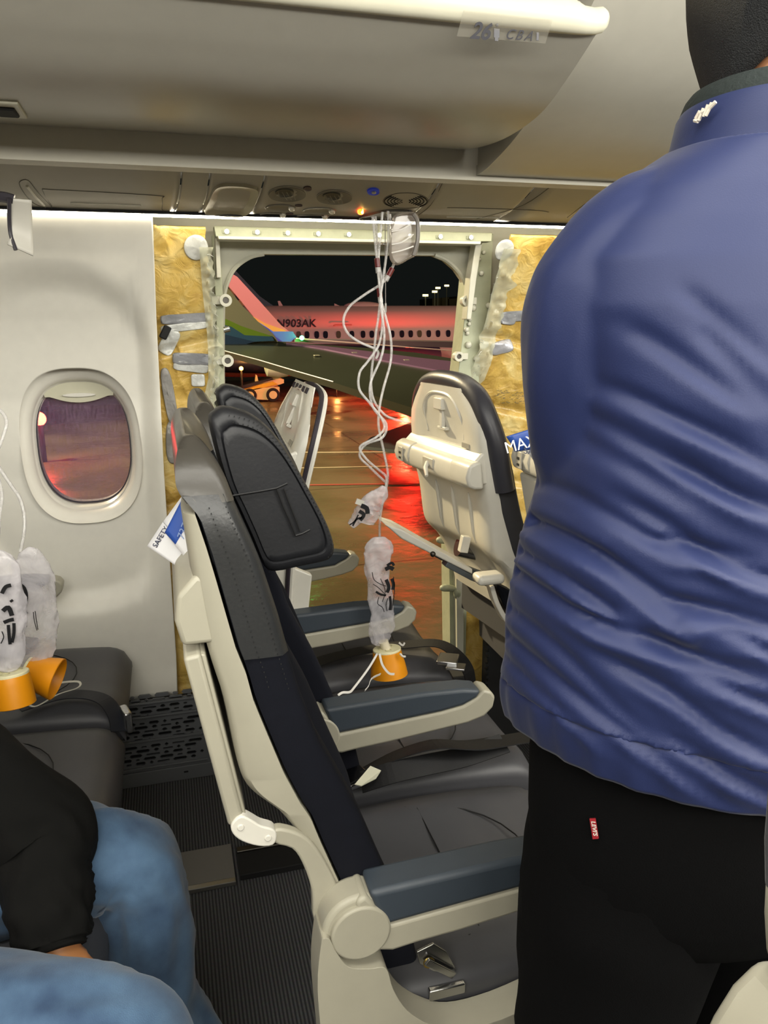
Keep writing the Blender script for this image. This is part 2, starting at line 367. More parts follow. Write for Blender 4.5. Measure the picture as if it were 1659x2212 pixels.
def insY(x, z):
    p = Vector((x*9, z*7, 3.1)); n1 = noise.noise(p)*.010+noise.noise(p*2.6)*.005
    ridge = 1-abs(noise.noise(Vector((x*14+z*9, z*5-x*6, 1.7))))*2; ridge = max(0, ridge)**6*.006
    s = 0
    for q in seams: s += math.exp(-((z-q-.03*math.sin(x*9))/.012)**2)*.016
    return WY(z)+.045+n1-ridge+s
def sheet(name, xl, xr, z0, z1, nu, nv, m, par, off=0, **k):
    def fn(u, v):
        z = lerp(z0, z1, v); x = lerp(xl(z), xr(z), u); return Vector((x, insY(x, z)+off, z))
    o = part(name, grid(fn, nu, nv), m, par, smooth=70); solid(o, .006, 1); return o
def X2(px, py): return P(px, py, 2.15).x
ib = thing('insulation_blanket', 'yellow film covered insulation blanket between white window panel and open doorway', 'insulation', (.08, 2.15, .26))
XL = [(.2, .14), (.9, .132), (1.05, .125), (1.08, .112), (1.15, .13), (1.25, .132), (1.36, .125), (1.52, .118)]
sheet('blanket', lambda z: redge(z)-.022, lambda z: interp(XL, z)+.006*noise.noise(Vector((1, z*60, 0))), .2, 1.515, 60, 200, INS, ib)
tape = mat('silver_tape', 'b5b6bd', .32, .35, bump=(60, .6, .004)); tape2 = mat('grey_tape', '9b9da2', .4, .2, bump=(60, .5, .004)); whit = mat('white_film', 'd4d6d2', .35, .1, bump=(40, .7, .006))
def patch(px, py, wd, hg, ang, m, par, rnd=4, name='tape_patch', Y=2.14):
    c = P(px, py, Y); e = ell(0, 0, wd/2, hg/2, 28, rnd); ca, sa = math.cos(ang), math.sin(ang); bm = bmesh.new(); R = []
    for s in (0.02, .25, .5, .75, .92, 1.0):
        R.append([bm.verts.new((lambda x, z: (x, insY(x, z)-.004-.003*noise.noise(Vector((x*60, z*60, 2)))-.002*(s < .99), z))(c.x+s*(q[0]*ca-q[1]*sa), c.z+s*(q[0]*sa+q[1]*ca))) for q in e])
    for i in range(5):
        for k in range(28): bm.faces.new((R[i][k], R[i][(k+1) % 28], R[i+1][(k+1) % 28], R[i+1][k]))
    bm.faces.new(R[0])
    o = part(name, MB(bm), m, par, smooth=60); solid(o, .001, 1); return o
patch(424, 534, .058, .058, 0, whit, ib, 2, Y=2.02)
patch(400, 688, .125, .024, .06, tape2, ib, 6); patch(398, 706, .12, .020, .1, whit, ib, 5); patch(365, 738, .04, .07, -.5, whit, ib, 4)
patch(415, 775, .10, .03, -.05, tape2, ib, 6); patch(412, 793, .09, .026, -.15, whit, ib, 5); patch(428, 822, .036, .034, 0, whit, ib, 6)
patch(366, 860, .03, .16, .1, mat('grey_film', '8f8d8a', .4, .1, bump=(40, .7, .006)), ib, 3)
patch(375, 960, .04, .12, -.05, mat('grey_film', '8f8d8a', .4, .1), ib, 3)
c = P(357, 718, 2.10); part('rubber_strap', box(c, (.02, .012, .035), rot=Matrix.Rotation(.5, 3, 'Y')), gapm, ib, bev=.004)
# frayed edge
bm = bmesh.new()
for i in range(150):
    z = random.uniform(.75, 1.47); x = interp(XL, z)-.004; p0 = Vector((x, insY(x, z)-.004, z)); d = Vector((random.uniform(-.004, .02), random.uniform(-.015, .01), random.uniform(-.018, .008)))
    tube([p0, p0+d*.6+Vector((0, 0, .002)), p0+d], [.0009, .0006, .0002], 4, bm)
tag(part('frayed_fibres', MB(bm), whit, ib), kind='stuff')
bm = bmesh.new()
def torn(u, v):
    z = lerp(.78, 1.47, v); x = interp(XL, z)-.018+u*.03*(1+.5*noise.noise(Vector((3, z*50, 0)))); return Vector((x, insY(x, z)-.008-.012*abs(noise.noise(Vector((x*90, z*40, 7)))), z))
o = part('torn_film_edge', grid(torn, 8, 200), mat('clear_torn_film', 'c9c9b0', .3, alpha=.6), ib, smooth=60)
ib2 = thing('insulation_blanket', 'yellow film covered insulation blanket right of the doorway behind the standing person', 'insulation', (1.1, 2.15, .3))
XR = [(.1, .84), (.6, .845), (.8, .85), (.95, .855), (1.05, .85), (1.1, .865), (1.2, .885), (1.3, .90), (1.52, .915)]
sheet('blanket', lambda z: interp(XR, z)+.005*noise.noise(Vector((1, z*50, 4))), lambda z: 1.7, .1, 1.515, 90, 200, INS, ib2)
patch(1090, 540, .052, .052, 0, whit, ib2, 2, Y=2.02); patch(1106, 683, .11, .03, .05, tape2, ib2, 6); patch(1080, 750, .072, .04, .2, tape, ib2, 4); patch(1085, 690, .05, .03, -.1, tape2, ib2, 4); patch(1040, 745, .03, .02, .3, whit, ib2, 3)
mk = mat('ink_smudge', '4b4a3c', .7)
bm = bmesh.new()
for i in range(46):
    x = X2(1075+random.uniform(0, 62), 860); z = P(1100, 855+random.uniform(-12, 18), 2.14).z
    box((x, insY(x, z)-.0075, z), (random.uniform(.003, .008), .0008, .0012), bm)
tag(part('ink_marks', MB(bm), mk, ib2), kind='stuff')
bm = bmesh.new()
for i in range(60):
    z = random.uniform(.35, 1.47); x = interp(XR, z)+.004; p0 = Vector((x, insY(x, z)-.006, z)); d = Vector((random.uniform(-.02, .006), random.uniform(-.015, .01), random.uniform(-.015, .015)))
    tube([p0, p0+d*.6+Vector((0, 0, .003)), p0+d], [.0012, .0008, .0003], 4, bm)
tag(part('frayed_fibres', MB(bm), whit, ib2), kind='stuff')
def torn2(u, v):
    z = lerp(.4, 1.48, v); x = interp(XR, z)-.012+u*.05*(1+.5*noise.noise(Vector((5, z*40, 0)))); return Vector((x, insY(x, z)-.008-.014*abs(noise.noise(Vector((x*80, z*35, 9)))), z))
part('torn_film_edge', grid(torn2, 10, 200), mat('clear_torn_film', 'd3d3be', .3), ib2, smooth=60)
# light strip above the windows and its housing
strip = thing('wall_light_strip', 'thin bright strip light running along top of sidewall under service panels', 'light', (.4, 1.95, 1.53))
lm = mat('lit_strip', 'ffffff', .4, emit=('fff4da', 27.0))
part('light_tube', box((.6, 1.958, 1.535), (5.2, .008, .012)), lm, strip, smooth=0)
part('strip_housing', box((.6, 1.972, 1.545), (5.2, .02, .012)), gapm, strip, smooth=0)
part('dark_reveal', box((.6, 1.945, 1.5365), (5.2, .006, .006)), gapm, strip, smooth=0)
# floor-level vent grille
gm = mat('grille_plastic', '5b5d60', .5, bump=(300, .2, .0006))
bx0, bx1 = -.62, .075
holes = []
yrow = .055; rr_ = 0; rows_z = []
z = .068
for sec in range(4):
    for r_ in range([5, 5, 3, 2][sec]):
        h = .0052; x = bx0+.03+(.012 if r_ % 2 else 0); k = r_
        while x < bx1-.05:
            wd = [.040, .016, .030, .012, .036][k % 5]; k += 1
            if x+wd < bx1-.035:
                hh = h*(.55 if (r_+k) % 3 == 0 else 1)
                holes.append([(x+hh, z-hh), (x+wd-hh, z-hh), (x+wd, z), (x+wd-hh, z+hh), (x+hh, z+hh), (x, z)])
            x += wd+.009
        z += .0128
    z += .009
bb = thing('baseboard_left', None, None, (-.25, 2.09, 0), kind='structure')
part('vent_grille', plate([(bx0, .0), (bx1, .0), (bx1, .262), (bx0, .262)], [h[::-1] for h in holes], 2.088, .006), gm, bb, smooth=0)
part('grille_backing', box(((bx0+bx1)/2, 2.103, .13), (bx1-bx0, .004, .26)), gapm, bb, smooth=0)
for zz in (.056, .141, .214, .262-.006):
    part('rib', box(((bx0+bx1)/2-.01, 2.082, zz), (bx1-bx0-.045, .010, .005)), gm, bb, bev=.001)
part('kick_panel', box(((bx0+bx1)/2, 2.082, .022), (bx1-bx0, .008, .044)), gm, bb, bev=.002)
part('slot', box((-.02, 2.077, .026), (.012, .003, .004)), gapm, bb, smooth=0)
b2 = thing('baseboard_right', None, None, (1.2, 2.05, 0), kind='structure')
part('dado_panel', box((1.33, 2.06, .17), (.86, .05, .34)), mat('dark_dado', '2b2c2f', .65, bump=(200, .4, .001)), b2, bev=.004)
bm = bmesh.new()
for i in range(16): box((.902-random.uniform(0, .008), 2.04, .02+i*.02), (.012, .012, .009), bm)
tag(part('torn_edge', MB(bm), MATS['dark_dado'], b2), kind='stuff')
# door sill
part('door_sill', box((.5, 2.16, .10), (.75, .13, .20)), mat('dark_dado', '2b2c2f', .65), dr, bev=.01)
# seat track covers on the floor
tr1 = thing('trim_1', None, None, (0, 1.64, 0), kind='structure')
part('track_cover', box((-1.42, 1.68, .004), (3.0, .13, .008)), mat('track_cover', '6a6865', .42, bump=(200, .1, .0005)), tr1, bev=.002)
part('track_rail', box((-1.42, 1.606, .006), (3.0, .016, .012)), gloss, tr1, bev=.002)
part('dark_track', box((1.0, 1.66, .008), (1.82, .10, .016)), gapm, tr1, bev=.002)
part('track_rail', box((1.0, 1.70, .014), (1.82, .02, .014)), steel, tr1, bev=.002)
# cabin shell we cannot see directly but which bounces the light
shellc = mat('far_cabin_plastic', 'bdb9ab', .6)
tag(link('ceiling', box((0, -.3, 2.22), (9, 3.0, .04)), shellc, smooth=0), kind='structure')
tag(link('wall_right', box((0, -2.5, 1.1), (9, .05, 2.3)), shellc, smooth=0), kind='structure')
tag(link('wall_back', box((-4.5, -.2, 1.1), (.05, 4.7, 2.3)), shellc, smooth=0), kind='structure')
tag(link('wall_front', box((4.5, -.2, 1.1), (.05, 4.7, 2.3)), shellc, smooth=0), kind='structure')
tag(link('trim_2', box((0, 1.62, 1.85), (9, .05, .55)), shellc, smooth=0), kind='structure')
tag(link('trim_3', prism([(-4.5, 1.56), (4.5, 1.56), (4.5, 1.60), (-4.5, 1.60)], 1.96, 2.26), shellc, smooth=0), kind='structure')

# ============================================================ OVERHEAD
PA = Vector((0, 1.72, 1.612)); PB = Vector((0, 1.95, 1.5385)); PT = (PB-PA).normalized(); PNn = Vector((1, 0, 0)).cross(PT).normalized()
if PNn.z > 0: PNn = -PNn            # points down into the cabin
def psu_pt(x, s, bulge=0): # s 0..1 from inner edge to wall
    p = PA.lerp(PB, s); k = .010*math.sin(math.pi*s); return Vector((x, p.y, p.z))+PNn*(k+bulge)
def PSU(px, py, lift=0):
    q = PN(px, py, PA+PNn*.007, PNn); return psu_pt(q.x, (q-PA).dot(PT)/(PB-PA).length, lift)
def psu_panel(name, x0, x1, curve=.02):
    def fn(u, v):
        x = lerp(x0, x1, u)+curve*(-(v*v)*.8); e = min(u, 1-u, v*.4+.02, (1-v)*.4+.02); return psu_pt(x, v, -.003*(1-sstep(0, .012, e)))
    return grid(fn, 30, 16)
def sp(name, label, x0, x1):
    t = thing(name, label, 'panel', (x0, 1.8, 1.57)); o = part('panel', psu_panel(name, x0+.0015, x1-.0015), psum, t, smooth=50); solid(o, .0008, 0); return t
tA = sp('service_panel', 'grey overhead panel with rectangular hatch above the oval window', -.34, .063)
tB = sp('service_panel', 'narrow blank overhead strip between hatch panel and scooped panel', .063, .12)
tC = sp('service_panel', 'short overhead panel with a deep scooped recess', .12, .234)
tD = sp('service_panel', 'overhead panel with reading lights, call button and open mask door', .234, .625)
tE = sp('service_panel', 'overhead panel with oval seam lines right of hanging masks', .625, .86)
tF = sp('service_panel', 'overhead panel partly hidden behind standing person', .86, 2.4)
tG = sp('service_panel', 'overhead panel at far left with hanging open mask door', -1.2, -.34)
bk = link('trim_4', prism([(-4, 1.625), (4, 1.625), (4, 1.615), (-4, 1.615)], 1.72, 1.97), gapm, smooth=0); tag(bk, kind='structure')
# dark rail between bin and panels
rl = link('trim_5', loft([[Vector((x, 1.705, 1.618)), Vector((x, 1.715, 1.618)), Vector((x, 1.755, 1.70)), Vector((x, 1.735, 1.70))] for x in (-4, .60)]), mat('rail_plastic', '7d786e', .4), smooth=0); tag(rl, kind='structure')
tag(link('trim_6', box((-1.7, 1.713, 1.6135), (4.6, .006, .005)), gapm, smooth=0), kind='structure')
tag(link('trim_7', box((.602, 1.72, 1.66), (.006, .03, .09)), gapm, smooth=0), kind='structure')
def outline(pts, r, m, par, name, closed=True, lift=.0006, n=5):
    q = [PSU(x, y, lift) for x, y in pts]; q = sm(q, n, closed)
    if closed: q.append(q[0])
    return part(name, tube(q, r, 5), m, par)
linem = mat('seam_line', '6a665c', .5); linel = mat('light_line', 'd8d5c8', .4)
outline([(92, 408), (110, 406), (230, 412), (345, 420), (350, 426), (350, 455), (345, 464), (230, 458), (120, 453), (112, 448)], .0009, linem, tA, 'hatch_seam', n=3)
part('hatch_handle', tube([PSU(152, 439, .001), PSU(230, 442, .001), PSU(305, 445, .001)], .0012, 6), linel, tA)
outline([(42, 390), (60, 386), (80, 410), (112, 452), (100, 454), (72, 440), (48, 408)], .0010, linem, tA, 'latch_seam', n=4)
part('latch', tube([PSU(58, 398, .001), PSU(78, 425, .001), PSU(96, 446, .001)], .003, 6), linel, tA)
# scooped recess
def disc(pts, par, name, m, depth=.0, lift=.001, n=6):
    """shallow dish (depth > 0) or button (depth < 0) set on the panel surface"""
    lift = max(lift, depth+.0006); q = sm([PSU(x, y, lift) for x, y in pts], n, True); c = sum(q, Vector())/len(q); bm = bmesh.new(); R = []
    for s, d in ((1.03, lift), (1, 0), (.86, depth*.55), (.6, depth), (.3, depth)): R.append([bm.verts.new(c+(p-c)*s-PNn*d) for p in q])
    for i in range(4):
        for k in range(len(q)): bm.faces.new((R[i][k], R[i][(k+1) % len(q)], R[i+1][(k+1) % len(q)], R[i+1][k]))
    bm.faces.new(R[-1]); return part(name, MB(bm), m, par, smooth=50)
scoop = mat('scoop_metallic', 'a6a08c', .32, .35)
disc([(470, 398), (520, 396), (552, 402), (556, 412), (548, 440), (530, 466), (500, 470), (452, 464), (442, 456), (450, 430)], tC, 'scoop', scoop, .006, .0035)
# reading lights and nozzles: rings standing slightly proud with sunk bowls
def oval(cx, cy, rx, ry, k=10, rot=0):
    return [(cx+rx*math.cos(2*math.pi*i/k)*math.cos(rot)-ry*math.sin(2*math.pi*i/k)*math.sin(rot), cy+rx*math.cos(2*math.pi*i/k)*math.sin(rot)+ry*math.sin(2*math.pi*i/k)*math.cos(rot)) for i in range(k)]
for cx, cy, rx, ry in ((620, 415, 40, 15), (722, 422, 38, 14)):
    t = disc(oval(cx, cy, rx, ry), tD, 'reading_light', psud, .004, .0025); outline(oval(cx, cy, rx, ry), .0013, psum, tD, 'light_ring', lift=.0015)
    disc(oval(cx-6, cy-4, rx*.5, ry*.55), tD, 'light_lens', mat('lens_grey', '6f6e66', .25, .3), .003, .005)
    for q in range(4): outline([(cx-rx*.5+q*9, cy-ry*.6), (cx-rx*.4+q*10, cy), (cx-rx*.25+q*9, cy+ry*.5)], .0007, linem, tD, 'louver', False, lift=.007, n=3)
for cx, cy, rx, ry in ((606, 448, 32, 9), (690, 455, 36, 9), (590, 467, 28, 5), (675, 472, 36, 5)):
    disc(oval(cx, cy, rx, ry), tD, 'nozzle_recess', psud, .003, .002); disc(oval(cx+rx*.75, cy+1, 7, 5), tD, 'air_nozzle', linel, -.004, .003)
for cx, cy in ((664, 404), (645, 441), (626, 464)):
    disc(oval(cx, cy, 9 if cy < 410 else 8, 4 if cy < 410 else 2), tD, 'button', mat('button_grey', '6b6264', .3, .4), .001, .0035)
disc(oval(806, 410, 13, 6), tD, 'call_button', mat('blue_button', '2a3a9a', .3, emit=('2a3a9a', .25)), .001, .0045); disc(oval(807, 410, 5, 2), tD, 'button_symbol', linel, -.001, .006)
disc(oval(779, 456, 7, 6), tD, 'indicator_light', mat('lamp_orange', 'ff5a10', .4, emit=('ff5a18', 7)), -.002, .0045)
disc(oval(782, 453, 2.6, 2.2), tD, 'lamp_core', mat('lamp_yellow', 'ffe060', .4, emit=('ffe070', 9)), -.002, .0075)
for k in range(6):
    rx, ry = 46-7*k, 15-2.3*k
    for side in (-1, 1):
        a0 = 0 if side > 0 else math.pi
        pts = [(876+rx*math.cos(a0+t), 431+ry*math.sin(a0+t)) for t in (-.85, -.5, -.15, .15, .5, .85)]
        outline(pts, .0011, gapm if side > 0 or k < 4 else linem, tD, 'speaker_slot', False, lift=.0015, n=3)
outline(oval(876, 431, 49, 17), .0007, linem, tD, 'speaker_rim', lift=.0008)
# seams on the right panels
outline([(957, 395), (930, 440), (900, 470), (893, 482)], .0009, linem, tD, 'seam', False)
outline([(1210, 392), (1130, 440), (1030, 475)], .0009, linem, tE, 'seam', False)
part('hatch_handle', tube([PSU(965, 470, .001), PSU(1080, 472, .001)], .0012, 6), linel, tE)
outline([(966, 446), (1060, 448), (1160, 452), (1185, 456)], .0008, linem, tE, 'seam', False)
outline([(1330, 398), (1260, 440), (1225, 470)], .0009, linem, tF, 'seam', False)
# mouth of open mask compartment: shallow dish, inner shade put into its dark colour
disc([(775, 474), (800, 462), (835, 452), (880, 452), (890, 460), (880, 480), (850, 487), (800, 484)], tD, 'mask_compartment', mat('compartment_shade', '4a4740', .6), .002, .006)

# open stowage bin
def bin_profile(pts, x0, x1, t=.018, m=binm, par=None, name='bucket', lip=None, fade=None):
    pts = sm([Vector((0, y, z)) for y, z in pts], 8); outer = pts; inner = []
    for i, p in enumerate(pts):
        tg = (pts[min(i+1, len(pts)-1)]-pts[max(i-1, 0)]).normalized(); n = Vector((0, -tg.z, tg.y))
        if n.z < 0: n = -n
        inner.append(p+n*t)
    ring = outer+inner[::-1]
    return part(name, loft([[Vector((x, q.y, q.z)) for q in ring] for x in (x0, x1)]), m, par, smooth=40)
bin1 = thing('overhead_bin', 'open lowered stowage bin with curved belly and number label', 'bin', (0, 1.4, 1.62))
BP = [(1.092, 1.690), (1.13, 1.672), (1.175, 1.652), (1.24, 1.628), (1.31, 1.617), (1.40, 1.614), (1.50, 1.620), (1.608, 1.634), (1.655, 1.645), (1.695, 1.675), (1.70, 1.73)]
bin_profile(BP, -1.55, .62, par=bin1)
# end plate closing the bucket
endp = sm([Vector((0, y, z)) for y, z in BP], 6)
ring = [(p.y, p.z) for p in endp]+[(1.70, 1.80), (1.35, 1.80), (1.14, 1.74)]
bm = bmesh.new(); A = [bm.verts.new((.600, y, z+.004)) for y, z in ring]; B = [bm.verts.new((.618, y, z+.004)) for y, z in ring]
bm.faces.new(A); bm.faces.new(B[::-1])
for i in range(len(ring)): bm.faces.new((A[i], A[(i+1) % len(ring)], B[(i+1) % len(ring)], B[i]))
part('end_panel', MB(bm), binm, bin1, bev=.003)
# lip bullnose
lipc = []
for i in range(20):
    a = math.pi*2*i/20; lipc.append((math.cos(a)*.016*(1.0), math.sin(a)*.024))
def lipring(x, s=1, dz=0): return [Vector((x, 1.094+c*s+ (0.3*d if d > 0 else 0)*s, 1.708+d*s+dz)) for c, d in lipc]
part('lip', loft([lipring(-1.55), lipring(.56), lipring(.585, .95, -.001), lipring(.60, .8, -.004), lipring(.615, .75, -.004), lipring(.628, .72, -.001), lipring(.634, .5, 0)]), binl, bin1, smooth=60)
part('hinge_post', box((.50, 1.12, 1.80), (.02, .006, .16)), binl, bin1, bev=.002)
# label on the lip
def on_lip(px, py): # point on the sloping face just under the lip
    return PN(px, py, Vector((0, 1.083, 1.694)), Vector((0, -.82, -.57)))
q = [on_lip(x, y)+Vector((0, -.003, -.002)) for x, y in ((985, 76), (1000, 20), (1192, 40), (1176, 92))]
bm = bmesh.new(); bm.faces.new([bm.verts.new(v) for v in q]); o = part('label_strip', MB(bm), mat('label_clear', 'bdb8ab', .3, alpha=.12), bin1, smooth=0); solid(o, .0006, 0)
ink = mat('label_ink', '4f4f55', .5)
def lt(s, px, py, size, sh=.25, b=.0006):
    c_ = on_lip(px, py)+Vector((0, -.0045, -.003)); text(s, size, frame(c_, Vector((1, 0, 0)), Vector((0, -.57, .82))), ink, 'label_text', bin1, shear=sh, bold=b)
lt('26', 1036, 66, .028, .2); lt('C', 1098, 72, .0175, .3, 0); lt('B', 1118, 74, .0175, .3, 0); lt('A', 1139, 76, .0175, .3, 0)
c_ = on_lip(1070, 69)+Vector((0, -.0045, -.003)); bm = bmesh.new(); ball(c_+Vector((0, 0, .010)), .0025, bm, seg=8); box(c_+Vector((0, 0, 0)), (.008, .001, .011), bm); box(c_+Vector((0, 0, -.0075)), (.005, .001, .004), bm); part('label_pictogram', MB(bm), ink, bin1)
c_ = on_lip(1158, 76)+Vector((0, -.0045, -.003)); bm = bmesh.new(); box(c_, (.0035, .001, .010), bm); part('label_pictogram', MB(bm), ink, bin1)
def lt2(s, px, py, size):
    c_ = P(px, py, 1.086); text(s, size, frame(c_, Vector((1, 0, 0)), Vector((0, .75, .66))), ink, 'label_text', bin1)
lt2('C B A', 1125, 3, .014)
# small latch at far left of the bin
c = PN(4, 232, Vector((0, 1.52, 1.624)), Vector((0, .08, -1))); part('latch_plate', box(c+Vector((0, 0, -.002)), (.06, .09, .006)), binl, bin1, bev=.003); part('latch_lens', box(c+Vector((.006, 0, -.006)), (.03, .05, .006)), gapm, bin1, bev=.003)
# closed bin further forward
bin2 = thing('overhead_bin', 'closed stowage bin behind the end of the open one, right side', 'bin', (1.4, 1.5, 1.6))
BP2 = [(1.0, 2.16), (1.01, 2.02), (1.04, 1.90), (1.11, 1.79), (1.24, 1.69), (1.38, 1.628), (1.50, 1.596), (1.58, 1.585), (1.63, 1.592), (1.66, 1.63)]
bin_profile(BP2, .645, 3.6, par=bin2)
def bulge_end():
    e = sm([Vector((0, y, z)) for y, z in BP2], 5); ring = [(p.y, p.z) for p in e]+[(1.66, 2.12)]
    bm = bmesh.new(); A = [bm.verts.new((.648, y, z+.004)) for y, z in ring]; B = [bm.verts.new((.66, y, z+.004)) for y, z in ring]; bm.faces.new(A); bm.faces.new(B[::-1])
    for i in range(len(ring)): bm.faces.new((A[i], A[(i+1) % len(ring)], B[(i+1) % len(ring)], B[i]))
    return MB(bm)
part('end_panel', bulge_end(), binm, bin2, bev=.003)
# ============================================================ SEATS
SH_REAR = [(1.205, .000), (1.17, .002), (1.04, .012), (.96, .022), (.896, .036), (.821, .046), (.793, .053), (.775, .064), (.758, .080), (.741, .095), (.70, .118), (.65, .136), (.60, .150)]
SH_FRONT = [(1.19, .006), (1.139, .012), (1.064, .031), (.958, .053), (.93, .062), (.894, .069), (.856, .081), (.80, .099), (.759, .116), (.736, .128), (.704, .138), (.641, .160), (.60, .175)]
CU_FRONT = [(1.205, .036), (1.175, .042), (1.111, .061), (1.055, .082), (.991, .099), (.958, .106), (.90, .120), (.835, .140), (.73, .188), (.643, .219), (.56, .25), (.50, .262)]
def tpr(z, rnd): return rnd*sstep(0, 1, (z-1.06)/.145)**1.6 if z > 1.06 else 0
def xr(z): return interp(sorted(SH_REAR), z)
def xf(z): return interp(sorted(SH_FRONT), z)
def xc(z): return interp(sorted(CU_FRONT), z)
W_ = .40
class Sx:
    """seat frame: local X forward, Y across (0..W_), Z up -> world, with optional lean about the arm pivot"""
    def __init__(s, ox, oy, lean=0, oz=0, flip=False, yaw=0): s.ox, s.oy, s.lean, s.oz, s.flip, s.yaw = ox, oy, lean, oz, flip, yaw
    def __call__(s, x, y, z, tilt=True):
        if tilt and s.lean:
            dx, dz = x-.19, z-.60; c, sn = math.cos(s.lean), math.sin(s.lean); x, z = .19+dx*c+dz*sn, .60-dx*sn+dz*c
        return Vector((s.ox+x-(y*s.yaw if tilt else 0), s.oy+(W_-y if s.flip else y), s.oz*(1 if tilt else 0)+z))
def tf(me, S, tilt=True):
    for v in me.vertices: v.co = S(*v.co, tilt)
    return me
def back_cushion(z0=.50, z1=1.178, top=.05, bolster=.028, rnd=.03, wrap=True, grow=0):
    rings = []; zs = [z0+(z1-z0)*i/34 for i in range(35)]
    for z in zs:
        k = 1.0; ins = 0
        if z > z1-top: t = (z-(z1-top))/top; ins = .010*(1-math.sqrt(max(0, 1-t*t*.96)))+.035*max(0, t-.35)**2
        a, b_ = xf(z)+.001, xc(z); ins += tpr(z, rnd)
        if wrap: a = lerp(a, xr(z)-.002, sstep(1.10, 1.14, z))
        if z > z1-top: t = (z-(z1-top))/top; m_ = (a+b_)/2; h = (b_-a)/2*math.sqrt(max(.03, 1-t*t*.95)); a, b_ = m_-h, m_+h
        a -= grow; b_ += grow; ins -= grow; y0, y1 = ins, W_-ins; ring = []
        n = 36; r = min(.012, (b_-a)*.45)
        ring += [(a+.002, y0+.004), (a+r, y0)] + [(b_-r+r*math.sin(q), y0+r-r*math.cos(q)) for q in (0, .4, .8, 1.2, 1.57)]
        for i in range(1, n):
            y = lerp(y0+r, y1-r, i/n); e = min(y, W_-y)
            d = bolster*sstep(.045, .11, e)*sstep(.50, .62, z)*(1 if z < 1.0 else 1-.3*sstep(1.0, 1.1, z))
            ring.append((b_-min(d, (b_-a)*.75), y))
        ring += [(b_-r+r*math.sin(q), y1-r+r*math.cos(q)) for q in (1.57, 1.2, .8, .4, 0)] + [(a+r, y1), (a+.002, y1-.004)]
        rings.append([Vector((x, y, z)) for x, y in ring])
    return loft(rings)
def seat_shell_mesh(ztop=1.205, rnd=.09):
    rr = sorted([(z, x) for z, x in SH_REAR]); ff = sorted([(z, x) for z, x in SH_FRONT])
    rear = [p for p in sm([Vector((x, 0, z)) for z, x in rr], 4) if p.z <= ztop]; rings = []
    for p in rear:
        z = p.z; a = p.x; b_ = max(xf(z), a+.006); e = .012+tpr(z, rnd)
        sc = .004
        e0 = e-.012; ring = [(b_, e0), (a+.010, .002+e0), (a+.002, .012+e0)]
        for i in range(1, 12):
            y = lerp(.02+e0, W_-.02-e0, i/12); ring.append((a+.010*sstep(.06, .11, min(y, W_-y))*sstep(.62, .7, z)*(1-sstep(1.08, 1.13, z)), y))
        ring += [(a+.002, W_-.012-e0), (a+.010, W_-.002-e0), (b_, W_-e0)]
        rings.append([Vector((x, y, z)) for x, y in ring])
    return loft(rings)
HD = [(.044, 1.188), (.050, 1.200), (.062, 1.205), (.088, 1.197), (.108, 1.182), (.125, 1.161), (.142, 1.132), (.156, 1.104), (.168, 1.080), (.178, 1.058), (.185, 1.036), (.186, 1.022), (.180, 1.013), (.165, 1.010), (.140, 1.008), (.112, 1.006), (.098, 1.014), (.085, 1.05), (.07, 1.09), (.055, 1.13)]
def headrest_mesh(yc=.115, th=.052):
    o = sm([Vector((x, 0, z)) for x, z in HD], 3, True); c = Vector((.115, 0, 1.09)); rings = []
    for s, d in ((.0, .003), (.35, .003), (.6, .003), (.72, .003), (.80, .003), (.822, .0055), (.845, .002), (.93, .003), (.98, .010), (1.0, .022), (1.0, .034), (.97, .046), (.9, .054), (.5, .058), (.0, .058)):
        rings.append([Vector((c.x+(p.x-c.x)*max(s, .01), yc-.022+d+(p.x-.115)*max(s, .01)*.12, c.z+(p.z-c.z)*max(s, .01))) for p in o])
    return loft(rings, cap=True)
def headrest_trim():
    bm = bmesh.new(); y = yc = .092
    q_ = lambda L: [(lambda v: (v.x, v.z))(P(a, b, .868)) for a, b in L]
    for pts in (q_([(500, 1070), (560, 1062), (598, 1056), (622, 1046)]), q_([(598, 1058), (612, 1095), (628, 1130), (640, 1160)]), q_([(614, 1058), (628, 1095), (642, 1130), (650, 1152)]), q_([(640, 1160), (655, 1156), (672, 1148)])):
        tube([Vector((x, y-.0005+(x-.115)*.12, z)) for x, z in pts], .0012, 5, bm)
    return MB(bm)
def stitch(pts, S, bm, step=.0062, r=.0007):
    pts = [Vector(p) for p in pts]; acc = 0
    for a, b_ in zip(pts, pts[1:]):
        L_ = (b_-a).length; t = acc
        while t < L_: box(S(*(a+(b_-a)*(t/L_))), (r*1.6, r, r*2.4), bm); t += step
        acc = t-L_
def cushion_mesh(x0=.185, x1=.625, zt=.468):
    rings = []; n = 26
    for i in range(n):
        t = i/(n-1); x = lerp(x0, x1, t); top = zt+.012*math.sin(t*3.0)-.010*t; bot = .355
        if t > .86: q = (t-.86)/.14; top -= .045*(1-math.sqrt(max(0, 1-q*q))); bot += .03*q
        ring = []
        for j in range(25):
            u = j/24; y = lerp(.004, W_-.004, u); e = min(u, 1-u); z = top-.018*(1-sstep(0, .12, e))-.008*sstep(.15, .4, e)
            if abs(t-.62) < .025 and .12 < u < .88: z -= .002
            ring.append(Vector((x, y, z)))
        ring += [Vector((x, W_, top-.035)), Vector((x, W_-.01, bot)), Vector((x, .01, bot)), Vector((x, 0, top-.035))]
        rings.append(ring)
    return loft(rings)
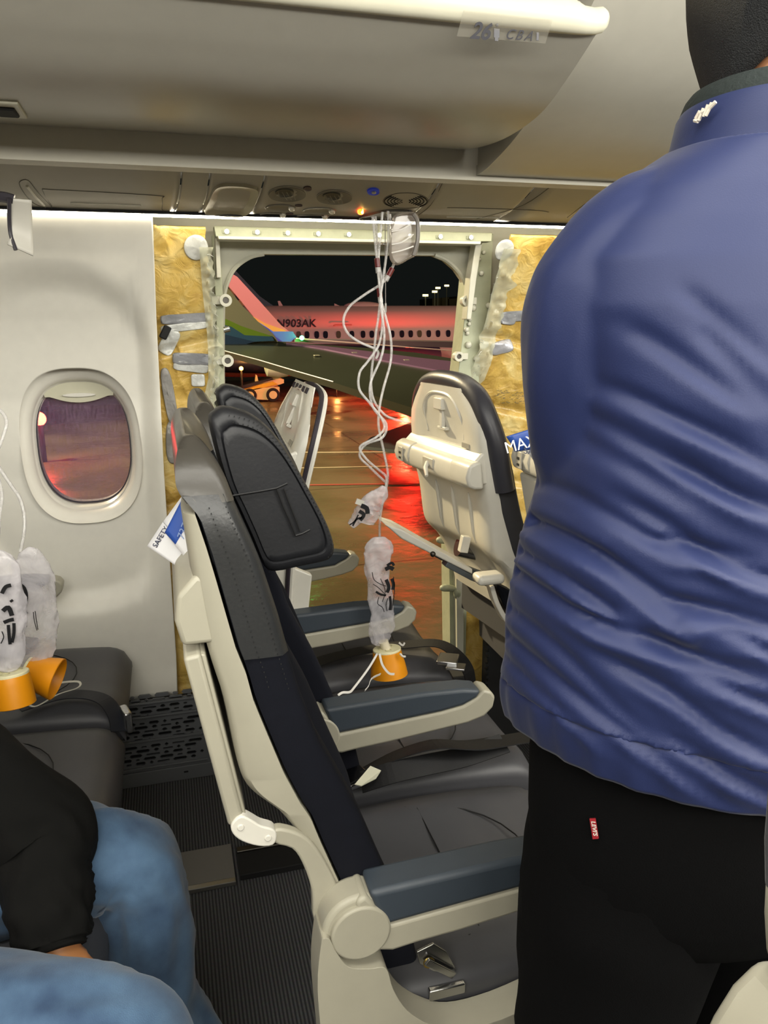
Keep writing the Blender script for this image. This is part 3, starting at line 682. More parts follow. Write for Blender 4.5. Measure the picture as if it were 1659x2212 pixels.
def arm_mesh(x0=.19, x1=.50, zt=.655, yc=0, w=.044):
    """arm body, pad; rounded nose"""
    bot = [(x0, .572), (.25, .575), (.33, .588), (x1-.04, .603), (x1-.012, .609), (x1, .622), (x1+.002, .632), (x1-.006, .642)]
    body = bot+[(x1-.03, .648), (x0+.06, .625), (x0+.02, .616), (x0-.0, .616)]
    return sm([Vector((x, 0, z)) for x, z in body], 3, True)
def armrest(name, par, S, y, x1=.50, lean=0, pivot=True, w=.044, label=None):
    bm = bmesh.new()
    b0 = [(.182, .575), (.215, .566), (.25, .570), (.30, .573), (.36, .579), (x1-.05, .588), (x1-.018, .597), (x1-.002, .612), (x1+.002, .632), (x1-.006, .644), (x1-.022, .650)]
    b1 = [(x1-.034, .636), (x1-.06, .624), (.40, .618), (.30, .611), (.215, .605), (.203, .607), (.192, .640), (.182, .652), (.170, .645)]
    pl = b0+b1; prism(pl, y-w/2, y+w/2, bm)
    o = part(name, tf(MB(bm), S, False), shell, par, bev=.005)
    pd = [(.204, .604), (.214, .6055), (.30, .6115), (.40, .6185), (x1-.06, .6245), (x1-.034, .636), (x1-.026, .650), (x1-.06, .657), (.36, .660), (.186, .655)]
    q = part('armrest_pad', tf(prism(pd, y-w/2-.001, y+w/2+.001), S, False), padm, None, bev=.007); q.parent = o
    if pivot:
        c = part('pivot_cap', tf(cyl((.176, y-w/2-.003, .603), (.176, y-w/2+.012, .603), .036, None, 40), S, False), shell, None, bev=.003); c.parent = o
        d = part('pivot_drum', tf(cyl((.176, y-w/2+.004, .604), (.176, y+w/2, .604), .045, None, 40), S, False), shell, None, bev=.006); d.parent = o
    return o
def seat(label, S, arms, name='airline_seat', parts=('back', 'head', 'cush'), tray='up', shellm=shell, group=None, detail=True, frontmat=None):
    t = thing(name, label, 'seat', S(.35, .2, 0, False), group=group)
    sh = part('seat_shell', tf(seat_shell_mesh(1.125 if detail and 'back' in parts else 1.19, .02 if detail and 'back' in parts else .085), S), shellm, t, smooth=50)
    if 'back' in parts:
        bc = part('back_cushion', tf(back_cushion(z1=1.122 if detail else 1.2, top=.012 if detail else .05, rnd=.045 if detail else .085, wrap=detail), S), navy if detail else fabric, t, smooth=60)
        # leather wrap over the upper bolsters and top
        for yy in ((0, 1) if detail else ()):
            rings = []
            for i in range(22):
                z = lerp(.945, 1.126, i/21); a, b_ = xf(z)+.004, xc(z)+.0012; a = lerp(a, xr(z)-.001, sstep(1.10, 1.14, z)); k = tpr(z, .045)
                if z > 1.128: q = (z-1.128)/.05; m_ = (a+b_)/2; h = (b_-a)/2*math.sqrt(max(.05, 1-q*q*.95)); a, b_ = m_-h, m_+h
                ln = [(a, -.0015), (lerp(a, b_, .35), -.0022), (lerp(a, b_, .7), -.002), (b_-.008, -.0012), (b_, .010), (b_, .042), (b_-.006, .042), (b_-.008, .012), (a, .004)]
                rings.append([Vector((x, (W_-y_-k) if yy else y_+k, z)) for x, y_ in ln])
            lw = part('bolster_leather', tf(loft(rings), S), leather, t, smooth=60)
            if not yy:
                bm = bmesh.new()
                for f_, zz in ((.38, 1.115), (.78, 1.115)):
                    stitch([(lerp(xf(z), xc(z), f_), -.0026, z) for z in [zz-i*.01 for i in range(22)]], S, bm)
                st = part('stitching', MB(bm), mat('stitch_thread', '0f1012', .7), t, smooth=0); st['kind'] = 'stuff'
        if detail: part('top_leather', tf(back_cushion(z0=1.118, z1=1.1805, rnd=.045, wrap=True, grow=.0018), S), mat('top_leather_warm_lit', '3b3833', .34, bump=(160, .2, .001)), t, smooth=60)  # tan tone is the warm light reflected on top, put into the leather
    if 'head' in parts:
        hr = part('headrest', tf(headrest_mesh(), S), leath2, t, smooth=60)
        q = part('headrest_seam', tf(headrest_trim(), S), mat('seam_black', '08080a', .6), None); q.parent = hr
        bm = bmesh.new(); o = sm([Vector((x, 0, z)) for x, z in HD[2:13]], 4); c = Vector((.115, 0, 1.09))
        for s_ in (.86, .93): stitch([(c.x+(p.x-c.x)*s_, .093+.002+(p.x-.115)*.12, c.z+(p.z-c.z)*s_) for p in o], S, bm, .0058, .0006)
        q = part('stitching', MB(bm), mat('stitch_thread', '0f1012', .7), None, smooth=0); q['kind'] = 'stuff'; q.parent = hr
    if 'cush' in parts:
        cu_ = part('seat_cushion', tf(cushion_mesh(), S, False), cush, t, smooth=60)
        bm = bmesh.new(); tube([S(.37, .06, .4745, False), S(.372, .2, .467, False), S(.37, .34, .4745, False)], .0012, 5, bm)
        pts = [S(.35+.16*math.sin(a), .2+.15*math.cos(a), .4735-.003*math.sin(a), False) for a in [math.pi*i/14 for i in range(15)]]; tube(pts, .0012, 5, bm)
        tube([S(.37, .2, .4665, False), S(.28, .2, .468, False)], .0012, 5, bm)
        part('cushion_seam', MB(bm), mat('seam_black', '08080a', .6), t)
    # rear: literature pocket housing
    px = [(.002, .966), (-.004, .995), (.000, 1.022), (.020, 1.043), (.030, 1.04), (.038, .966)]
    part('pocket_housing', tf(prism([(x-.004, z) for x, z in px], .004, W_-.004), S), shellm, t, bev=.006)
    if tray == 'up':
        part('tray_table', tf(prism([(-.002, .955), (.016, .958), (.052, .749), (.034, .745)], -.002, W_+.002), S), shellm, t, bev=.004)
        part('tray_edge', tf(prism([(.016, .956), (.021, .955), (.055, .750), (.051, .749)], .002, W_-.002), S), shellm, t, bev=.002)
        hg = sm([Vector((x, 0, z)) for x, z in [(.037, .750), (.048, .759), (.060, .751), (.070, .742), (.084, .734), (.087, .724), (.082, .714), (.066, .716), (.048, .726), (.038, .738)]], 3, True)
        for y in (-.006, W_-.012):
            part('tray_hinge', tf(prism([(p.x, p.z) for p in hg], y, y+.018), S), shellw, t, bev=.002)
            for hx, hz in ((.047, .745), (.077, .725)): part('hinge_stud', tf(cyl((hx, y-.0015, hz), (hx, y+.002, hz), .004, None, 14), S), shellw, t, bev=.001)
            ar = sm([Vector((x, 0, z)) for x, z in [(.086, .733), (.110, .7235), (.128, .706), (.145, .672), (.157, .635), (.150, .600), (.128, .596), (.126, .640), (.116, .68), (.104, .703), (.084, .715)]], 3, True)
            part('tray_arm', tf(prism([(p.x, p.z) for p in ar], y+.002, y+.016), S), shellm, t, bev=.003)
    for a in arms: armrest('armrest', t, S, a, x1=.50 if a < W_ else .47)
    return t
def end_frame(t, S, y):
    pl = [(.128, .604), (.131, .609), (.138, .606), (.146, .585), (.160, .562), (.185, .553), (.205, .548), (.214, .515), (.232, .478), (.262, .448), (.300, .428), (.36, .428), (.46, .445), (.46, .40), (.36, .36), (.30, .33), (.22, .30), (.19, .2), (.21, .05), (.17, .02), (.13, .05), (.13, .25), (.127, .42), (.122, .54)]
    q = sm([Vector((x, 0, z)) for x, z in pl], 4, True)
    part('end_frame', tf(prism([(p.x, p.z) for p in q], y-.026, y+.018), S, False), shell, t, bev=.008)
    part('recline_bracket', tf(prism([(.262, .505), (.285, .512), (.303, .495), (.318, .462), (.312, .456), (.285, .468), (.266, .486)], y+.030, y+.034), S, False), chrome, t, bev=.001)
    part('recline_bolt', tf(cyl((.279, y+.0285, .484), (.279, y+.036, .484), .008, None, 16), S, False), mat('brass', 'b39a55', .3, 1), t, bev=.001)
    part('bracket_arm', tf(box((.293, y+.025, .476), (.05, .004, .010), rot=Matrix.Rotation(.7, 3, 'Y')), S, False), chrome, t, bev=.001)
    part('foot_block', tf(box((.300, y+.03, .445), (.05, .03, .016)), S, False), chrome, t, bev=.002)
    part('seat_leg', tf(tube([(.15, y+.06, .30), (.06, y+.06, .04), (.05, y+.06, .012)], .014, 10), S, False), steel, t)
    part('seat_leg', tf(tube([(.40, y+.06, .38), (.47, y+.06, .04), (.47, y+.06, .012)], .014, 10), S, False), steel, t)
SC_ = Sx(0, .78)
seatC = seat('aisle seat with its leather headrest hanging loose forward, safety cards behind it', SC_, [-.02])
end_frame(seatC, SC_, -.02)
SB_ = Sx(.036, 1.22, 0, -.01)
seatB = seat('middle seat of the torn row, loose headrest just left of the bare white shell', SB_, [-.02])
SA_ = Sx(.03, 1.66, math.radians(27), -.055)
seatA = seat('window seat stripped to its white shell and tipped forward in front of the open doorway', SA_, [-.02, W_+.02], parts=('cush',), tray=None, shellm=shellw)
# bare window seat details: rim, gap, slots, tray latch recess
def surf_x(z): return xr(z)
def rear_frame(name, S, t, m, hook=True, dark=True):
    """latch, recess, power housing and lower ribs on the back of a seat"""
    rc = sm([Vector((0, y, z)) for y, z in [(.10, 1.06), (.10, 1.12), (.14, 1.16), (.20, 1.168), (.26, 1.16), (.30, 1.12), (.30, 1.06)]], 4)
    part('recess_rim', tf(tube([Vector((xr(p.z)+.010*(1-sstep(1.08, 1.13, p.z)), p.y, p.z)) for p in rc], .004, 6), S), m, t)
    part('latch', tf(box((xr(1.14)+.000, .2, 1.14), (.016, .045, .030)), S), shellw, t, bev=.003)
    part('latch_stem', tf(box((xr(1.10)+.002, .196, 1.105), (.010, .014, .052)), S), m, t, bev=.002)
    part('latch_foot', tf(box((xr(1.075)+.002, .195, 1.078), (.012, .045, .008)), S), shellw, t, bev=.002)
    hs = [(-.004, .955), (-.020, .962), (-.026, .985), (-.020, 1.012), (-.002, 1.022), (.012, 1.02), (.02, .955)]
    part('power_housing', tf(prism(sm2(hs), .03, W_-.03), S), shellw, t, bev=.004)
    for y0 in (-.01, W_-.085): part('housing_end', tf(prism([(x-.004, z+.003) for x, z in hs], y0, y0+.095), S), shellw, t, bev=.008)
    part('socket_plate', tf(box((-.031, W_-.04, .988), (.004, .030, .040)), S), mat('socket_grey', 'b5b1a6', .35), t, bev=.002)
    part('socket_slot', tf(box((-.0335, W_-.04, .992), (.002, .010, .006)), S), gapm, t); part('socket_slot', tf(box((-.0335, W_-.04, .978), (.002, .010, .005)), S), gapm, t)
    part('hook_pocket', tf(box((-.026, .20, .990), (.005, .060, .026)), S), mat('socket_grey', 'b5b1a6', .35), t, bev=.003)
    part('hook', tf(tube([(-.028, .20, .99), (-.040, .185, .98), (-.046, .165, .962)], [.006, .006, .004], 8), S), shellw, t)
    for y in (.11, .2, .29):
        part('back_rib', tf(tube([Vector((xr(z)+.0085, y, z)) for z in (.925, .90, .86, .82, .79)], [.001, .005, .005, .004, .001], 8), S), m, t)
    part('small_label', tf(box((xr(1.05)-.0015, .075, 1.05), (.001, .035, .012)), S), mat('label_grey', '9a968c', .5), t)
def sm2(p): return [(q.x, q.z) for q in sm([Vector((x, 0, z)) for x, z in p], 3, True)]
rear_frame('a', SA_, seatA, shellw)
rm = []
for z, x in sorted(SH_FRONT): rm.append((z, x))
rim = sm([Vector((xf(z)+.006, -.004, z)) for z in (.62, .7, .8, .9, 1.0, 1.08)]+[Vector((.024, .035, 1.155)), Vector((.022, .085, 1.182)), Vector((.020, .2, 1.192)), Vector((.022, .315, 1.182)), Vector((.024, W_-.035, 1.155))]+[Vector((xf(z)+.006, W_+.004, z)) for z in (1.08, 1.0, .9, .8, .7)], 4)
part('shell_rim', tf(tube([p+Vector((.014, 0, 0)) for p in rim], .006, 8), SA_), shellw, seatA)
part('rim_gap', tf(tube([p+Vector((.006, .001, -.001)) for p in rim], .0062, 8), SA_), mat('dark_purple_gap', '221a24', .6), seatA)
for i in range(5): part('vent_slot', tf(box((.006, .11+.045*i, 1.172), (.014, .022, .014)), SA_), mat('dark_purple_gap', '221a24', .6), seatA, bev=.001)
part('lower_shell', tf(prism([(.10, .80), (.17, .80), (.235, .62), (.19, .55), (.15, .60)], .0, .02), SA_), shellw, seatA, bev=.004)
# belts on A: two webbing straps and buckle
def ribbon(pts, wd, th, m, name, par, n=6, up=Vector((0, 0, 1))):
    return part(name, tube(sm(pts, n), 0, flat=(wd, th), up=up), m, par, smooth=0)
beltA = [PZ(600, 1465, .50), PZ(700, 1425, .49), PZ(800, 1402, .488), PZ(880, 1392, .495), PZ(945, 1390, .50), PZ(985, 1412, .485), PZ(1012, 1450, .45), PZ(1020, 1500, .38)]
ribbon(beltA, .045, .002, blackm, 'seat_belt', seatA)
bk_ = part('belt_buckle', box(PZ(968, 1424, .497), (.050, .055, .010), rot=Matrix.Rotation(-.5, 3, 'Z')), chrome, seatA, bev=.003)
part('buckle_flap', box(PZ(985, 1440, .492), (.045, .035, .006), rot=Matrix.Rotation(-.5, 3, 'Z')), chrome, seatA, bev=.002)
beltB = [PZ(700, 1715, .50), PZ(790, 1665, .505), PZ(860, 1630, .53), PZ(940, 1608, .55), PZ(1020, 1610, .53), PZ(1090, 1600, .515), PZ(1150, 1590, .50)]
ribbon(beltB, .050, .002, blackm, 'seat_belt', seatB, up=Vector((0, .5, 1)))
beltB2 = [PZ(780, 1690, .50), PZ(850, 1668, .52), PZ(930, 1650, .52), PZ(1000, 1635, .51), PZ(1090, 1605, .51)]
ribbon(beltB2, .040, .002, blackm, 'seat_belt', seatB, up=Vector((0, -.6, 1)))
part('belt_buckle', box(PZ(768, 1680, .505), (.05, .05, .012), rot=Matrix.Rotation(.3, 3, 'Z')), mat('dark_chrome', '77777a', .15, 1), seatB, bev=.003)
q = [PZ(766, 1695, .52), PZ(800, 1655, .53), PZ(823, 1665, .525), PZ(812, 1682, .522), PZ(780, 1698, .518)]
bm = bmesh.new(); bm.faces.new([bm.verts.new(v) for v in q]); o = part('belt_tag', MB(bm), mat('tag_white', 'cfcdb8', .5), seatB, smooth=0); solid(o, .002, 0)
beltC = [PZ(980, 2050, .47), PZ(935, 2085, .46), PZ(900, 2110, .45)]
q = [P(913, 2102, .82), P(940, 2088, .82), P(942, 2078, .82), P(951, 2082, .82), P(938, 2095, .82), P(917, 2107, .82)]
bm = bmesh.new(); bm.faces.new([bm.verts.new(v) for v in q]); o = part('belt_tag', MB(bm), MATS['tag_white'], seatC, smooth=0); solid(o, .0015, 0)
# row ahead: window seat reclined, middle seat
S25A = Sx(.69, 1.66, 0, -.05, yaw=.13)
seat25A = seat('seat ahead beside the doorway, back shell with lowered tray table and small hook', S25A, [], parts=('back', 'cush'), tray=None, detail=False, shellm=shellw)
rear_frame('b', S25A, seat25A, shellw)
capm = mat('seat_top_leather', '33333a', .38, bump=(160, .2, .001))
capp = sm([Vector((xf(z)+.018, .004, z)) for z in (.95, 1.0, 1.06)]+[Vector((.036, .022, 1.12)), Vector((.030, .06, 1.168)), Vector((.026, .12, 1.192)), Vector((.024, .2, 1.198)), Vector((.026, .28, 1.192)), Vector((.030, W_-.06, 1.168)), Vector((.036, W_-.022, 1.12))]+[Vector((xf(z)+.018, W_-.004, z)) for z in (1.06, 1.0, .95)], 5)
part('top_leather_band', tf(tube(capp, .025, 12), S25A), capm, seat25A, smooth=60)
# lowered tray of 25A
tr_ = [(808, 1108), (822, 1106), (858, 1118), (1000, 1215), (984, 1222), (935, 1196), (808, 1118)]
def tq(px, py, Y): v = P(px, py, Y); return v
A0 = P(808, 1112, 1.80); A1 = P(990, 1216, 1.80)
d_ = (A1-A0).normalized(); nn = Vector((d_.z, 0, -d_.x)); nn = -nn if nn.z > 0 else nn
bm = bmesh.new()
sec = [A0, A0+d_*.05+Vector((0, 0, .012)), A1+Vector((0, 0, .014)), A1, A0+d_*.05-Vector((0, 0, .012))]
prism([(v.x, v.z) for v in sec], 1.70, 1.80, bm)
part('tray_table', MB(bm), shellw, seat25A, bev=.004)
B0 = A1; B1 = P(1062, 1252, 1.80); part('tray_arm', tube([A0.lerp(A1, .7)+Vector((0, -.08, -.012)), B0+Vector((0, -.08, -.010)), B1+Vector((0, -.08, 0))], 0, flat=(.03, .014)), mat('arm_grey', '5d6368', .4, .4), seat25A, bev=.002)
part('tray_arm', tube([A0.lerp(A1, .7)+Vector((0, .02, -.012)), B0+Vector((0, .02, -.010)), B1+Vector((0, .02, 0))], 0, flat=(.03, .014)), mat('arm_grey', '5d6368', .4, .4), seat25A, bev=.002)
hb = P(1055, 1248, 1.64); bm = bmesh.new(); box(hb, (.070, .05, .026), bm, rot=Matrix.Rotation(.0, 3, 'Y')); part('tray_hinge', MB(bm), shellw, seat25A, bev=.011)
part('tray_knob', ball(P(935, 1197, 1.67), .007), steel, seat25A)
# pivot hub and loose fittings
c = P(990, 1180, 1.9); part('bracket', cyl(c, c+Vector((.06, 0, -.02)), .028, None, 20), chrome, seat25A)
part('white_tab', box(P(1003, 1175, 1.75), (.022, .02, .042), rot=Matrix.Rotation(.2, 3, 'Y')), shellw, seat25A, bev=.002)
# lower shell skirt flowing to the right
st = sm([P(x, y, 1.66) for x, y in ((1058, 1262), (1070, 1300), (1092, 1338), (1118, 1352), (1150, 1370))], 6)
part('frame_strap', tube(st, 0, flat=(.03, .012)), shellw, seat25A, bev=.003)
sd = [P(1072, 1262, 1.68), P(1130, 1290, 1.68), P(1200, 1420, 1.68), P(1112, 1345, 1.68), P(1090, 1310, 1.68)]
part('side_cushion', prism([(v.x, v.z) for v in sd], 1.68, 1.74), navy, seat25A, bev=.01)
S25B = Sx(.79, 1.22, 0, .0)
seat25B = seat('seat ahead mostly hidden behind standing person, blue card sticking out of its pocket', S25B, [], parts=('back', 'cush'), tray=None, detail=False, shellm=shellw)
rear_frame('c', S25B, seat25B, shellw)
part('top_leather_band', tf(tube(capp, .019, 10), S25B), capm, seat25B, smooth=60)
part('tray_table', tf(prism([(-.010, .950), (.010, .955), (.052, .745), (.034, .742)], -.002, W_+.002), S25B), shellw, seat25B, bev=.006)
# row behind (left edge of frame)
S27A = Sx(-.765, 1.66); S27B = Sx(-.765, 1.22); S27C = Sx(-.765, .78)
s27a = seat('dark leather window seat cushion under the oval window', S27A, [-.02, W_+.02])
s27b = seat('middle seat behind the torn row, unfastened belt lying across it', S27B, [-.02])
s27c = seat('aisle seat under the seated person in jeans', S27C, [-.02]); end_frame(s27c, S27C, -.02)
bb_ = [PZ(40, 1530, .49), PZ(120, 1505, .49), PZ(180, 1500, .488), PZ(225, 1512, .48), PZ(250, 1545, .455), PZ(258, 1580, .43)]
ribbon(bb_, .040, .002, mat('belt_navy', '10141f', .6), 'seat_belt', s27b)
part('belt_buckle', box(PZ(272, 1553, .44), (.018, .05, .05), rot=Matrix.Rotation(.3, 3, 'Z')), chrome, s27b, bev=.005)
ribbon([PZ(60, 1522, .492), PZ(80, 1525, .493), PZ(125, 1500, .50), PZ(165, 1487, .498), PZ(174, 1477, .50), PZ(160, 1472, .502), PZ(100, 1478, .502)], .005, .001, shellw, 'strap_loop', s27b)
# folded-forward seat of the near side, lower right corner
nd = thing('airline_seat', 'pale seat shell cut off at the lower right corner, nearest the camera', 'seat', (.35, .1, 0))
def nearpt(px, py, Y=.20): v = P(px, py, Y); return (v.x, v.z)
body = [nearpt(1640, 1900), nearpt(1652, 1870), nearpt(1700, 1840), nearpt(1900, 1850), nearpt(1900, 2075), nearpt(1650, 2075), nearpt(1642, 2040), nearpt(1637, 1960)]
part('seat_shell', prism(body, -.15, .20), shell, nd, bev=.006)
low = [nearpt(1650, 2080), nearpt(1900, 2075), nearpt(1900, 2500), nearpt(1440, 2500), nearpt(1500, 2310), nearpt(1545, 2212), nearpt(1590, 2140)]
part('side_panel', prism(low, -.15, .205), shell, nd, bev=.006)
dkp = [nearpt(1650, 1640), nearpt(1900, 1600), nearpt(1900, 1860), nearpt(1705, 1850), nearpt(1655, 1872), nearpt(1640, 1905), nearpt(1638, 1800)]
part('back_cushion', prism(dkp, -.15, .198), fabric, nd, bev=.006)
part('seat_base', box((.42, .06, .15), (.30, .25, .30)), gapm, nd, bev=.01)
# ------------------------------------------------------------ safety cards
cardw = mat('card_white', 'd2d2d4', .35); cardb = mat('card_blue', '2a4d9c', .35); cardn = mat('card_navy', '1c2c66', .35)
def card(t, name, corners, m, bend=0, Y=None, n=10, off=0):
    a, b_, c_, d_ = corners
    def fn(u, v):
        p = a.lerp(b_, u).lerp(d_.lerp(c_, u), v); return p+Vector((0, -bend*math.sin(math.pi*v)+off, bend*.5*math.sin(math.pi*v)))
    o = part(name, grid(fn, n, n), m, t, smooth=60); solid(o, .0008, 0); return o
cd1 = thing('safety_card', 'white card lettered SAFETY fanned out behind the aisle seat', 'card', P(430, 1250, .90))
card(cd1, 'sheet', [P(318, 1180, .93), P(352, 1128, .93), P(440, 1240, .90), P(428, 1258, .90)], cardw, .006)
card(cd1, 'sheet', [P(352, 1128, .932), P(402, 1060, .932), P(460, 1180, .90), P(440, 1240, .90)], cardw, .004)
xd = (P(352, 1128, .93)-P(322, 1178, .93)); ydr = (P(318, 1180, .93)-P(360, 1200, .93))*-1
tm = frame(P(347, 1160, .922), xd, P(330, 1120, .93)-P(360, 1150, .93)); text('SAFETY', .0085, tm, mat('ink_dark', '1d2440', .5), 'card_lettering', cd1)
card(cd1, 'printed_band', [P(355, 1182, .922), P(372, 1166, .922), P(384, 1176, .921), P(367, 1192, .921)], cardn)
text('Printed', .005, frame(P(370, 1179, .9205), xd, P(330, 1120, .93)-P(360, 1150, .93)), cardw, 'card_lettering', cd1)
cd2 = thing('safety_card', 'blue topped card with faint aircraft number beside the aisle seat', 'card', P(440, 1240, .88))
card(cd2, 'sheet', [P(356, 1150, .91), P(400, 1065, .91), P(478, 1200, .885), P(436, 1252, .885)], cardw, .003)
card(cd2, 'blue_header', [P(356, 1150, .9075), P(400, 1065, .9075), P(424, 1125, .900), P(390, 1190, .900)], cardb, .002)
text('737-800', .0125, frame(P(403, 1130, .898), P(420, 1085, .9)-P(388, 1170, .9), P(380, 1100, .9)-P(400, 1140, .9)), mat('faint_print', '8fa4cf', .4), 'card_lettering', cd2, shear=.2)
card(cd2, 'printed_band', [P(418, 1212, .884), P(430, 1185, .884), P(437, 1200, .884), P(428, 1228, .884)], cardn)
cd3 = thing('safety_card', 'blue card lettered MAX/9MAX beside the standing person', 'card', P(1150, 960, 1.3))
card(cd3, 'blue_header', [P(1093, 943, 1.30), P(1215, 905, 1.30), P(1225, 960, 1.30), P(1112, 976, 1.30)], cardb, .002)
text('MAX/9MAX', .030, frame(P(1172, 947, 1.285), P(1215, 928, 1.3)-P(1093, 962, 1.3), UP), cardw, 'card_lettering', cd3)
card(cd3, 'sheet', [P(1130, 972, 1.302), P(1225, 958, 1.302), P(1230, 1010, 1.302), P(1150, 992, 1.302)], cardw, .004)
text('SAFETY', .02, frame(P(1165, 978, 1.295), P(1215, 975, 1.3)-P(1093, 955, 1.3), UP), mat('ink_dark', '1d2440', .5), 'card_lettering', cd3)
# ============================================================ OXYGEN MASKS
clear = bpy.data.materials.new('clear_plastic'); clear.use_nodes = True; nt = clear.node_tree; N = nt.nodes; L = nt.links; b = N['Principled BSDF']
def film(name, col, a0, a1, rough=.18, sc=22, bumpd=.004):
    m = bpy.data.materials.new(name); m.use_nodes = True; nt = m.node_tree; N = nt.nodes; L = nt.links; b = N['Principled BSDF']
    b.inputs['Base Color'].default_value = lin(col); b.inputs['Roughness'].default_value = rough
    tc = N.new('ShaderNodeTexCoord'); n = N.new('ShaderNodeTexNoise'); n.inputs['Scale'].default_value = sc; n.inputs['Detail'].default_value = 6; n.inputs['Distortion'].default_value = 1; L.new(tc.outputs['Object'], n.inputs[0])
    r = N.new('ShaderNodeMapRange'); r.inputs[1].default_value = .3; r.inputs[2].default_value = .7; r.inputs[3].default_value = a0; r.inputs[4].default_value = a1; L.new(n.outputs['Fac'], r.inputs[0]); L.new(r.outputs[0], b.inputs['Alpha'])
    bp = N.new('ShaderNodeBump'); bp.inputs['Distance'].default_value = bumpd; bp.inputs['Strength'].default_value = .6; L.new(n.outputs['Fac'], bp.inputs['Height']); L.new(bp.outputs[0], b.inputs['Normal'])
    return m
bpy.data.materials.remove(clear)
bagm = film('clear_bag_film', 'dedadf', .16, .6, .12, 18, .003); tubem = film('clear_tube', 'd8d6d4', .25, .6, .08, 60, .0005); doorm = film('clear_door_plastic', 'b5aba0', .45, .7, .12, 8, .001)
inkb = mat('black_print', '101014', .5); inkg = mat('grey_print', '6a6a72', .5); redb = mat('dark_red_joint', '5e1418', .35); orange = mat('mask_orange', 'e59309', .45, bump=(60, .1, .001)); disk = mat('mask_disc', 'e6e0b8', .45); elas = mat('elastic_white', 'd9d6d0', .6)
def cup(par, c, ax, r0=.030, r1=.040, h=.062):
    """flexible cup: small end with flat disc at c, opening towards ax"""
    ax = Vector(ax).normalized(); q = ax.to_track_quat('Z', 'Y').to_matrix(); n = 40; rings = []
    for r, z in ((r0*.97, -.001), (r0, .002), (r0*1.03, h*.25), (lerp(r0, r1, .55), h*.5), (lerp(r0, r1, .85), h*.8), (r1, h), (r1*.96, h+.001), (r1*.93, h*.98), (r0*.96, .008)):
        rings.append([Vector(c)+q@Vector((r*math.cos(2*math.pi*k/n), r*math.sin(2*math.pi*k/n), z)) for k in range(n)])
    part('cup', loft(rings), orange, par, smooth=50)
    bm = bmesh.new(); cyl(Vector(c)-ax*.005, Vector(c)+ax*.001, r0*.98, None, 36, bm); d = part('disc', MB(bm), disk, par, bev=.0015)
    for dx, dy, rr in ((-.008, .012, .007), (.012, -.006, .008), (-.012, -.010, .005)):
        rg = [Vector(c)-ax*.0055+q@Vector((dx+rr*math.cos(2*math.pi*k/16), dy+rr*math.sin(2*math.pi*k/16), 0)) for k in range(17)]
        o = part('valve_ring', tube(rg, .0009, 5), mat('valve_rim', 'b9b48e', .4), None); o.parent = d
def bag(par, pts, widths, flat=.35, name='reservoir_bag', seed=0, m=bagm, ydir=None):
    """crumpled tube of film following pts"""
    pts = sm(pts, 8); n = len(pts); rings = []
    for i, p in enumerate(pts):
        t = i/(n-1); wv_ = interp([(j/(len(widths)-1), w) for j, w in enumerate(widths)], t); tg = (pts[min(i+1, n-1)]-pts[max(i-1, 0)]).normalized()
        s = tg.cross(Vector((0, 1, 0))); s = s.normalized() if s.length > .1 else Vector((1, 0, 0)); f = s.cross(tg).normalized(); ring = []
        for k in range(28):
            a = 2*math.pi*k/28; ca, sa = math.cos(a), math.sin(a)
            nn_ = noise.noise(Vector((ca*2+seed, sa*2, t*9)))*.34+(.5-abs(noise.noise(Vector((ca*3.5, sa*3.5+seed, t*20)))*2))*.16
            ring.append(p+s*ca*wv_*(1+nn_*.5)+f*sa*wv_*flat*(1+nn_*1.6))
        rings.append(ring)
    return part(name, loft(rings), m, par, smooth=80)
def strokes(par, segs, Y, m=inkb, name='printed_figure', wd=.0016):
    bm = bmesh.new()
    for s in segs:
        w_ = wd
        if isinstance(s[0], (int, float)): w_ = s[0]; s = s[1]
        q = sm([P(x, y, Y) for x, y in s], 4); tube(q, 0, bm=bm, flat=(w_, .0004), up=Vector((0, 1, 0)))
    return part(name, MB(bm), m, par, smooth=0)
# mask resting on the seat cushion
YM = 1.58
mk1 = thing('oxygen_mask', 'orange oxygen mask over the empty seat cushion under its long clear printed bag', 'mask', P(840, 1455, YM))
cup(mk1, P(836, 1405, YM), (.06, -.10, -1), .033, .043, .058)
part('bag_neck', tube(sm([P(828, 1385, YM), P(832, 1396, YM), P(835, 1404, YM)], 4), .011, 12), mat('neck_white', 'd8cfb8', .4), mk1)
bag(mk1, [P(818, 1160, YM), P(818, 1185, YM), P(816, 1230, YM), P(822, 1290, YM), P(826, 1340, YM), P(822, 1372, YM), P(829, 1392, YM)], [.012, .029, .033, .030, .025, .029, .026, .031, .029, .023, .009], .34, seed=2)
strokes(mk1, [(.006, [(836, 1222), (846, 1216), (851, 1222)]), (.009, [(832, 1230), (842, 1226), (850, 1230)]), [(804, 1236), (808, 1252), (822, 1262), (834, 1266)], [(806, 1262), (818, 1270), (830, 1282)], (.008, [(834, 1252), (840, 1268), (836, 1280)]), (.007, [(846, 1250), (850, 1262), (848, 1274)]), (.005, [(812, 1278), (822, 1284), (834, 1286)]), [(818, 1290), (816, 1304), (826, 1312), (830, 1322)], [(838, 1292), (834, 1306), (836, 1320)], (.006, [(842, 1288), (844, 1304), (842, 1318)]), [(850, 1246), (852, 1280), (846, 1318)], [(822, 1250), (832, 1276), (826, 1300)]], YM-.020)
el1 = tube(sm([P(815, 1412, YM-.045), P(795, 1445, YM-.07), P(765, 1485, YM-.10), P(755, 1495, YM-.12), P(740, 1496, YM-.13), P(730, 1502, YM-.14)], 6), 0, flat=(.005, .0012), up=Vector((0, 1, 0))); part('elastic_strap', el1, elas, mk1, smooth=0)
